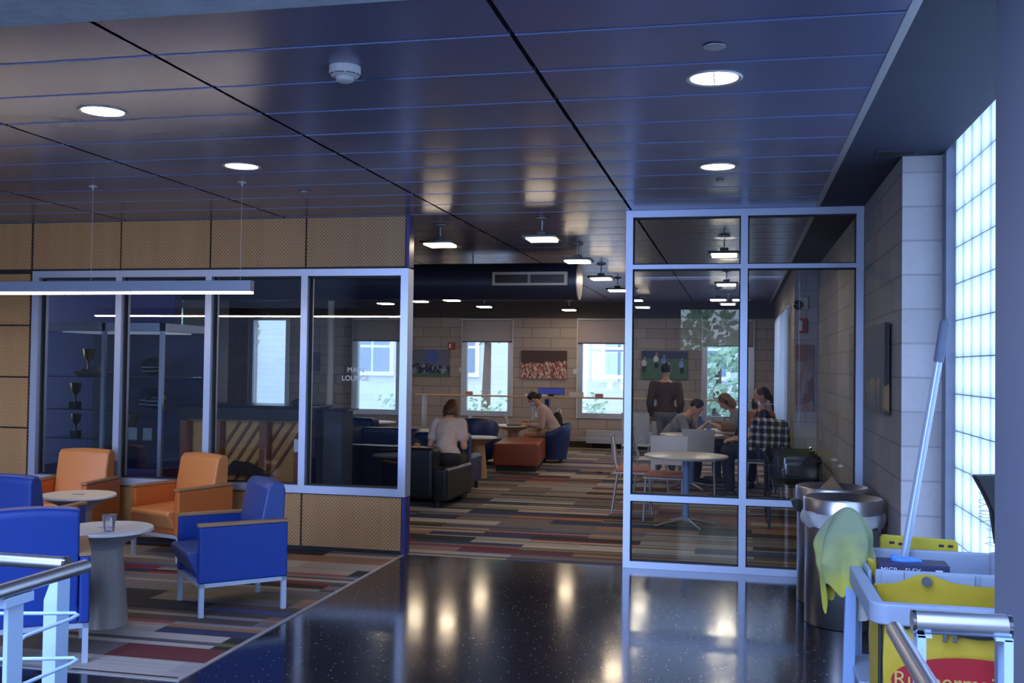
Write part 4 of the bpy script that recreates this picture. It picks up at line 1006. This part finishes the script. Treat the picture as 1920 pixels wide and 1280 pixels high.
person('person in a grey tee leaning over the study table, writing', (-.97, 14.35, 0), math.radians(80), seat=.46, lean=38, tilt=10, female=False, hands=((-.10, -.52, .80), (.14, -.50, .80)),
       hair=M['hair_black'], top=M['greytee'], sleeve=.42, bottom=M['navycloth'])
person('person with auburn hair and headphones bent over the study table', (.12, 14.62, 0), math.radians(-88), seat=.46, lean=22, tilt=24, hands=((-.10, -.42, .80), (.12, -.44, .80)),
       hair=M['hair_red'], hairstyle='shoulder', top=M['greytee'], sleeve=.35, bottom=M['navycloth'], phones=True)
person('person with dark pulled back hair in a black top, shown in profile', (.30, 13.08, 0), math.radians(-84), seat=.50, lean=3, tilt=2, hands=((-.12, -.34, .72), (.12, -.34, .72)),
       hair=M['hair_dkb'], hairstyle='tail', top=M['black_cloth'], sleeve=.4, bottom=M['navycloth'])
cafe_chair('white cafe chair of the person in the rust top', (.27, 13.80, 0), math.radians(175))
person('person in a rust top with black hair, behind the one in black', (.26, 13.75, 0), math.radians(175), seat=.45, lean=10, tilt=12, hands=((-.12, -.34, .72), (.12, -.34, .72)),
       skin=M['skin2'], hair=M['hair_black'], hairstyle='shoulder', top=M['orange_cloth'], sleeve=.3, bottom=M['black_cloth'])
# belongings
b = B()
b.cap((-.18, 0, .36), (.18, 0, .34), .05).cap((-.19, .0, .34), (-.23, .02, .02), .05, .045).cap((.19, 0, .33), (.22, .02, .05), .05, .045).ell((0, .0, .17), (.19, .05, .20)).cap((-.1, .03, .05), (.12, .03, -.05), .05)
jk = thing('plaid_jacket', 'black and white plaid jacket hung over a chair back behind the glass', 'jacket', (.37, 12.78, .60), math.radians(-25))
o = blob(b, 'jacket_body', M['plaid'], .012, jk, 3, disp=.03)
bp = thing('backpack', 'black backpack wedged behind the masked person in the tub chair', 'backpack', (-2.99, 17.02, .43))
b = B().ell((0, 0, .20), (.10, .08, .20)).ell((-.02, -.07, .13), (.07, .04, .10)); blob(b, 'bag_body', M['black_cloth'], .012, bp, 3)
B().tube([(0, 0, .40), (.02, 0, .45), (.06, 0, .44), (.07, 0, .38)], .008).obj('handle', M['white'], bp)
tb = thing('tote_bag', 'navy, cream and orange bag lying on the sofa beside the person in pink', 'bag', (-3.72, 11.42, .44))
b = B().ell((0, 0, .14), (.15, .10, .16)); blob(b, 'bag_body', M['navycloth'], .012, tb, 3, disp=.04)
B().ell((-.17, 0, .10), (.12, .08, .12)).obj('scarf', mat('cream_cloth', (.5, .42, .34), .9), tb, smooth=True)
B().ell((.08, -.08, .18), (.05, .03, .07)).obj('pouch', M['orange_vinyl'], tb, smooth=True)

# ------------------------------------------------------------------ stainless bins
def bin_(label, x, y, rz, dark=False):
    t = thing('trash_can', label, 'trash can', (x, y, 0), rz, 'stainless trash cans by the block wall')
    B().lathe([(.225, .0), (.232, .006), (.232, .70), (.228, .702)], n=64).obj('can_body', M['steel'], t, smooth=True)
    B().lathe([(.228, .70), (.243, .702), (.243, .785), (.238, .792), (.225, .79), (.17, .745), (.165, .745), (.16, .70)], n=64).obj('lid_ring', M['steel'], t, smooth=True)
    B().lathe([(0, .60), (.16, .60), (.2, .70)], n=40).obj('opening', M['black'], t, smooth=True)
    random.seed(int(x*100+y*10)); n = 72; vs = []; fs = []
    prof = [(.236, .715), (.247, .69), (.252, .655), (.246, .62), (.240, .615), (.243, .64)]
    for rr, z in prof:
        for i in range(n):
            a = 2*PI*i/n; w = noise.noise(Vector((math.cos(a)*3, math.sin(a)*3, z*9+x*5)))
            r_ = max(.2355, rr+.028*w*(1 if z < .71 else 0)); vs.append((r_*math.cos(a), r_*math.sin(a), z+(.03*w if z < .66 else 0)))
    for j in range(len(prof)-1): fs += [(j*n+i, j*n+(i+1) % n, (j+1)*n+(i+1) % n, (j+1)*n+i) for i in range(n)]
    B().add(vs, fs).obj('liner', mat('dark_liner', (.03, .03, .035), .35) if dark else M['liner'], t, smooth=True)
bin_('nearer stainless trash can with a crumpled clear liner', .655, 6.80, .3)
bin_('farther stainless trash can with a dark liner under its rim', .64, 7.42, .9, True)
B().prism([(-.10, 0), (.10, 0), (.0, .14)], -.004, .004, 'y', Matrix.Translation((.62, 7.26, .76)) @ Matrix.Rotation(.5, 4, 'X')).obj('cardboard_scrap', M['card'], label='brown cardboard scrap sticking up between the two trash can lids', cat='cardboard')

# ------------------------------------------------------------------ janitor cart
ox, oy = .75, 3.95
kt = thing('janitor_cart', 'grey and pale blue janitor cart with yellow bag, by the right railing', 'janitor cart', (ox, oy, 0))
def K(b): return b.sh(-ox, -oy, 0)
x0, x1, y0, y1 = .425, 1.12, 3.50, 4.38
b = B()
def rim(b, xa, xb, ya, yb, w, za, zb, r=.06):
    def loop(o):
        pts = []
        for cx, cy, s in ((xb-r, ya+r, -90), (xb-r, yb-r, 0), (xa+r, yb-r, 90), (xa+r, ya+r, 180)):
            for k in range(7):
                a = math.radians(s+15*k); pts.append((cx+(r-o)*math.cos(a), cy+(r-o)*math.sin(a)))
        return pts
    P0, P1 = loop(0), loop(w); n = len(P0)
    vs = [(x, y, za) for x, y in P0]+[(x, y, zb) for x, y in P0]+[(x, y, zb) for x, y in P1]+[(x, y, za) for x, y in P1]
    fs = []
    for a, c in ((0, 1), (1, 2), (2, 3), (3, 0)): fs += [(a*n+i, a*n+(i+1) % n, c*n+(i+1) % n, c*n+i) for i in range(n)]
    return b.add(vs, fs)
rim(b, x0, x1, y0, y1, .045, .775, .845)
K(b).obj('rim', M['cart_grey'], kt, bevel=.008, seg=3)
b = B().box(.50, 1.09, 3.985, 4.005, .70, .865).box(.48, 1.09, 4.33, 4.36, .70, .885).box(.48, 1.09, 4.0, 4.36, .70, .72).box(.475, .49, 4.0, 4.36, .70, .86)
tray = K(b).obj('tray', M['cart_grey'], kt, bevel=.006, seg=2)
K(B().box(.52, .60, 3.975, 3.986, .80, .86).box(.60, .84, 3.97, 3.986, .775, .862).box(.86, 1.08, 3.975, 3.986, .80, .86)).obj('divider_plate', M['cart_grey'], tray, bevel=.004, seg=2)
K(B().box(.66, .68, 3.965, 3.972, .82, .828).box(.80, .82, 3.965, 3.972, .82, .828)).obj('slot', M['black'], tray)
# yellow bag
n = 60; vs = []; fs = []
def bagloop(z, inset, amp):
    pts = []
    for i in range(n):
        u = i/n*4; k = int(u); f = u-k
        xa, xb, ya, yb = .475+inset, 1.07-inset, 3.555+inset*.6, 3.94-inset*.6
        c = [(xa, ya), (xb, ya), (xb, yb), (xa, yb)]; p, q = c[k], c[(k+1) % 4]
        x, y = p[0]+(q[0]-p[0])*f, p[1]+(q[1]-p[1])*f
        w = amp*noise.noise(Vector((x*9, y*9, z*3)))
        pts.append((x+w*(1 if k in (1, 3) else .2), y+w*(1 if k in (0, 2) else .2)))
    return pts
zs = [(.16, .05, .02), (.25, .02, .02), (.45, .0, .025), (.65, -.005, .02), (.77, .0, .012), (.835, .012, .01)]
for z, ins, am in zs:
    for i, (x, y) in enumerate(bagloop(z, ins, am)):
        dz = 0
        if z > .8:
            dz = .02*noise.noise(Vector((x*6, y*6, 3)))+(.03*max(0, 1-abs(x-.66)/.09) if y > 3.8 else -.02)
        vs.append((x, y, z+dz))
for j in range(len(zs)-1): fs += [(j*n+i, j*n+(i+1) % n, (j+1)*n+(i+1) % n, (j+1)*n+i) for i in range(n)]
fs.append(tuple(range(n-1, -1, -1)))
bag = K(B().add(vs, fs)).obj('yellow_bag', M['yellow'], kt, smooth=True)
K(B().cyl((.665, 3.912, .845), (.665, 3.906, .845), .017, n=24)).obj('grommet', M['cart_dark'], bag)
vs = []; fs = []; N = 24
for i in range(N+1):
    x = .50+.56*i/N; z = .765+.012*math.sin(i*.42)
    vs += [(x, 3.528, z-.011), (x, 3.528, z+.011), (x, 3.532, z+.011), (x, 3.532, z-.011)]
for i in range(N):
    for j in range(4): fs.append((i*4+j, i*4+(j+1) % 4, (i+1)*4+(j+1) % 4, (i+1)*4+j))
K(B().add(vs, fs)).obj('zipper', M['black'], bag)
for x in (.655, .685): K(B().box(x-.005, x+.005, 3.520, 3.528, .735, .765).lathe([(.006, -.004), (.008, 0), (.006, .004)], (x, 3.523, .735), n=10)).obj('zipper_pull', M['cart_dark'], bag)
K(B().tube([(.462, 3.552, z) for z in (.2, .4, .6, .77)], .007)).obj('piping', M['black'], bag)
b = B(); pts = [(.73+.24*math.cos(a), .60+.085*math.sin(a)) for a in [2*PI*i/40 for i in range(40)]]
b.prism(pts, 3.510, 3.514); K(b).obj('red_oval', M['red_print'], bag)
text('lettering', 'Rubbermaid', .070, (.667-ox, 3.508-oy, .583), (PI/2, 0, 0), M['tanletter'], bag, ext=.0008)
K(B().box(.44, 1.08, 3.6, 4.34, .12, .15)).obj('base_platform', M['cart_grey'], kt, bevel=.01)
K(B().prism([(.44, .46), (.60, .46), (.60, .44), (.44, .44)], 3.95, 4.34)).obj('side_shelf', M['cart_grey'], kt, bevel=.004)
K(B().prism([(.415, .80), (.455, .80), (.445, .12), (.395, .12)], 4.16, 4.20)).obj('side_post', M['cart_blue'], kt, bevel=.006)
K(B().prism([(.46, .80), (.49, .80), (.49, .12), (.455, .12)], 4.30, 4.34)).obj('side_post', M['cart_blue'], kt, bevel=.006)
for x, y in ((.48, 3.65), (1.03, 3.65), (.48, 4.28), (1.03, 4.28)):
    w = K(B().cyl((x-.015, y, .055), (x+.015, y, .055), .055, n=24)).obj('wheel', M['cart_dark'], kt, smooth=True)
    K(B().box(x-.03, x+.03, y-.02, y+.02, .10, .125)).obj('wheel_fork', M['steel'], w)
gb = thing('glove_box', 'dark navy box of blue disposable gloves in the cart tray', 'box', (.650, 4.13, .72), math.radians(-2))
B().box(-.125, .125, -.06, .06, 0, .155).obj('carton', M['boxnavy'], gb, bevel=.002, seg=2)
text('lettering', 'MICR', .026, (-.118, -.0612, .122), (PI/2, 0, 0), M['whiteletter'], gb, ext=.0005, align='LEFT')
text('lettering', 'O', .026, (-.054, -.0612, .122), (PI/2, 0, 0), M['red'], gb, ext=.0005, align='LEFT')
text('lettering', 'FLEX', .026, (-.032, -.0612, .122), (PI/2, 0, 0), M['whiteletter'], gb, ext=.0005, align='LEFT')
B().box(.075, .112, -.0615, -.06, .122, .128).box(.075, .10, -.0615, -.06, .132, .138).obj('size_mark', M['whiteletter'], gb)
gl = B().ell((-.03, 0, .158), (.05, .022, .014)).ell((-.06, 0, .168), (.02, .018, .014)).cap((-.01, .01, .165), (.03, 0, .158), .010, .008); blob(gl, 'glove', M['nitrile'], .005, gb, 2)
# rag draped over a spray bottle
spb = thing('spray_bottle', 'grey spray bottle hidden under the yellow green rag at the cart corner', 'spray bottle', (.47, 4.24, .62))
B().lathe([(.035, 0), (.037, .01), (.037, .2), (.012, .27), (.012, .30)], n=20).obj('bottle_body', M['offwhite'], spb, smooth=True)
B().box(-.05, .03, -.012, .012, .30, .345).obj('trigger_head', M['cart_dark'], spb, bevel=.004)
rg = thing('cleaning_rag', 'yellow green stained rag draped over the left rear corner of the cart', 'rag', (.425, 4.22, .62))
N, Z = 56, 26; vs = []; fs = []
for j in range(Z+1):
    v = j/Z; z = .44-.31*v; 
    for i in range(N):
        a = 2*PI*i/N; fold = .5+.5*math.cos(5*a+1.3+v*1.2); fold2 = noise.noise(Vector((math.cos(a)*2.2, math.sin(a)*2.2, v*3)))
        r_ = .012+.092*math.sin(min(1, v*2.0)*PI/2)**.8*(1-.25*max(0, v-.72)/.28)
        r_ *= 1-.26*fold*min(1, v*2.2)+.22*fold2*min(1, v*2)
        zz = z+(.06*fold2-.035*fold)*max(0, v-.55)*2
        if v > .9 and 2.0 < a < 3.6: zz -= .09*(v-.9)/.1*math.sin((a-2.0)/1.6*PI)
        vs.append((r_*1.12*math.cos(a)-.012*v, r_*.8*math.sin(a), zz))
for j in range(Z): fs += [(j*N+i, j*N+(i+1) % N, (j+1)*N+(i+1) % N, (j+1)*N+i) for i in range(N)]
fs.append(tuple(range(N)))
o = B().add(vs, fs).obj('cloth', M['rag'], rg, smooth=True); sf = o.modifiers.new('sol', 'SOLIDIFY'); sf.thickness = .003; o.modifiers.remove(o.modifiers['es']); o.modifiers.new('ss', 'SUBSURF').levels = 1
B().prism([(0, 0), (.05, -.02), (.085, -.14), (.06, -.13), (.02, -.05)], -.012, .012).sh(.055, -.03, .26).obj('rag_corner', M['yellow_sign'], rg, bevel=.01)
mp = thing('mop', 'mop with long pale blue handle and dark grip leaning up out of the cart', 'mop', (0, 0, 0))
pa, pb = Vector((.625, 4.30, .72)), Vector((.785, 4.24, 1.785)); dd = (pb-pa)
B().cyl(pa, pa+dd*.86, .0155, n=20).obj('handle', mat('mop_handle', (.50, .60, .78), .35, metal=.4), mp, smooth=True)
B().cyl(pa+dd*.86, pb, .0185, .021, n=20).ell(pb, .0205, 14).obj('grip', mat('grip_grey', (.14, .17, .25), .6), mp, smooth=True)
sg = thing('wet_floor_sign', 'folded yellow floor sign standing at the back of the cart', 'sign', (.72, 4.45, .2))
B().prism([(-.17, 0), (.17, 0), (.155, .70), (.145, .715), (-.135, .725), (-.145, .71)], -.012, .012).obj('panel', M['yellow_sign'], sg, bevel=.006)
B().prism([(-.11, .690), (-.09, .69), (-.09, .70), (-.11, .70)], -.014, -.012).obj('printed_mark', M['black'], sg)
for x in (-.075, .08, .115): B().box(x, x+.02, -.014, -.012, .686, .696).obj('printed_mark', M['black'], sg)
B().ell((0, 0, 0), (.03, .03, .045)).sh(.515, 4.28, .79).obj('blue_wipe', M['cart_blue'], smooth=True, label='pale blue wipe bunched beside the rag in the cart tray', cat='wipe')
B().cyl((1.0, 4.33, .72), (1.0, 4.33, .90), .05, n=24).sh(0, -.08, 0).obj('lidded_tub', mat('tub_grey', (.35, .37, .45), .5), smooth=True, label='small grey tub at the right rear of the cart tray beside the column', cat='tub')
br = thing('broom', 'black angled broom head with loose wiry bristles before the glass blocks', 'broom', (1.04, 4.62, 0))
B().prism([(-.075, 1.165), (.10, 1.175), (.10, .80), (.045, .83), (.015, .88), (-.005, 1.02), (-.035, 1.09)], -.04, .04).obj('broom_head', M['black'], br, bevel=.012)
random.seed(11); b = B()
for i in range(16):
    z = 1.10-.011*i if i < 12 else .93-.02*(i-12); p = Vector((.012 if z > .95 else .03, random.uniform(-.03, .03), z)); pts = [p]
    dr = Vector((-1, random.uniform(-.3, .3), random.uniform(-.1, .4) if i < 7 else random.uniform(-.2, .1))).normalized()
    for q in range(5): dr = (dr+Vector((-.1, random.uniform(-.25, .25), random.uniform(-.25, .25)))).normalized(); pts.append(pts[-1]+dr*random.uniform(.008, .016))
    b.tube(pts, .0011, 4)
b.obj('bristles', M['black'], br, kind='stuff')
B().cyl((.06, 0, .06), (.05, 0, .85), .013, n=12).obj('handle', M['cart_dark'], br, smooth=True)
B().box(-.05, .15, -.04, .04, 0, .06).obj('foot_plate', M['cart_dark'], br)

# ------------------------------------------------------------------ railings
def post(parent, x, y, zt, w=.05, t=.012, axis='x', taper=False, name='post'):
    b = B()
    if axis == 'x':
        if taper: b.prism([(x-w/2, 0), (x+w/2, 0), (x+w/2, zt), (x-w*.05, zt), (x-w/2, zt-.13)], y-t/2, y+t/2)
        else: b.box(x-w/2, x+w/2, y-t/2, y+t/2, 0, zt)
    else: b.box(x-t/2, x+t/2, y-w/2, y+w/2, 0, zt)
    return b.obj(name, M['white_rail'], parent, bevel=.0015, seg=2)
rr = thing('guard_rail', 'white posted guard rail with a fat steel tube at lower right', 'railing', (0, 0, 0))
tu = B().cyl((.345, 2.15, 1.105), (.512, 2.15, 1.108), .0225, n=40).obj('top_tube', M['steel'], rr, smooth=True)
for x in (.3415, .5155): B().cyl((x-.0035, 2.15, 1.105+(.003 if x > .4 else 0)), (x+.0035, 2.15, 1.105+(.003 if x > .4 else 0)), .0233, n=40).obj('end_cap', M['chrome'], tu, smooth=True)
post(rr, .353, 2.15, 1.086, .017, .05); post(rr, .510, 2.15, 1.088, .017, .05)
B().box(.345, .372, 2.125, 2.175, 1.0805, 1.086).obj('bracket', M['white_rail'], rr)
B().box(.487, .518, 2.125, 2.175, 1.0835, 1.089).obj('bracket', M['white_rail'], rr)
B().tube([(.325, 2.16, .93), (.32, 2.16, .965), (.335, 2.16, .975), (.50, 2.16, .975), (.508, 2.16, .975)], .0055, 10).obj('rod', M['white_rail'], rr, smooth=True)
B().tube([(.353, 2.17, .30), (.50, 2.17, .30)], .0055, 10).obj('rod', M['white_rail'], rr, smooth=True)
hr = thing('handrail', 'brushed steel handrail tube running toward the viewer at lower right', 'handrail', (0, 0, 0))
B().cyl((.300, 2.10, 1.098), (.300, .35, 1.098), .0165, n=36).ell((.300, 2.10, 1.098), (.0165, .007, .0165), 24).obj('tube', M['steel'], hr, smooth=True)
B().box(.296, .304, 1.50, 1.56, 0, 1.085).box(.296, .304, .55, .61, 0, 1.085).obj('post', M['white_rail'], hr)
lr = thing('guard_rail', 'white posted guard rail with steel tube at lower left', 'railing', (0, 0, 0))
tu = B().cyl((-4.2, 2.72, .995), (-1.975, 2.72, .985), .0205, n=40).obj('top_tube', M['steel'], lr, smooth=True)
B().cyl((-1.975, 2.72, .985), (-1.966, 2.72, .985), .0215, n=40).obj('end_cap', M['chrome'], tu, smooth=True)
B().prism([(-2.025, 0), (-1.985, 0), (-1.978, .965), (-1.992, .965), (-2.025, .88)], 2.69, 2.75).obj('post', M['white_rail'], lr, bevel=.002, seg=2)
post(lr, -3.4, 2.72, .97, .045, .05)
hl = thing('handrail', 'brushed steel handrail with bent white rods running off the lower left edge', 'handrail', (0, 0, 0))
B().cyl((-1.865, 2.66, .995), (-1.865, .5, .995), .0195, n=36).ell((-1.865, 2.66, .995), (.0195, .008, .0195), 24).obj('tube', M['steel'], hl, smooth=True)
for y in (2.36, 1.2): 
    B().box(-1.872, -1.858, y-.03, y+.03, 0, .95).box(-1.88, -1.85, y-.05, y+.06, .95, .976).obj('post', M['white_rail'], hl, bevel=.0015, seg=2)
for z in (.86, .73):
    B().tube([(-2.06, 2.55, z+.01), (-1.96, 2.60, z+.005), (-1.885, 2.645, z), (-1.872, 2.64, z-.003), (-1.875, 2.61, z-.008), (-1.90, 2.45, z-.018), (-1.905, 2.42, z-.035), (-1.905, 2.42, z-.13)], .0055, 10).obj('rod', M['white_rail'], hl, smooth=True)
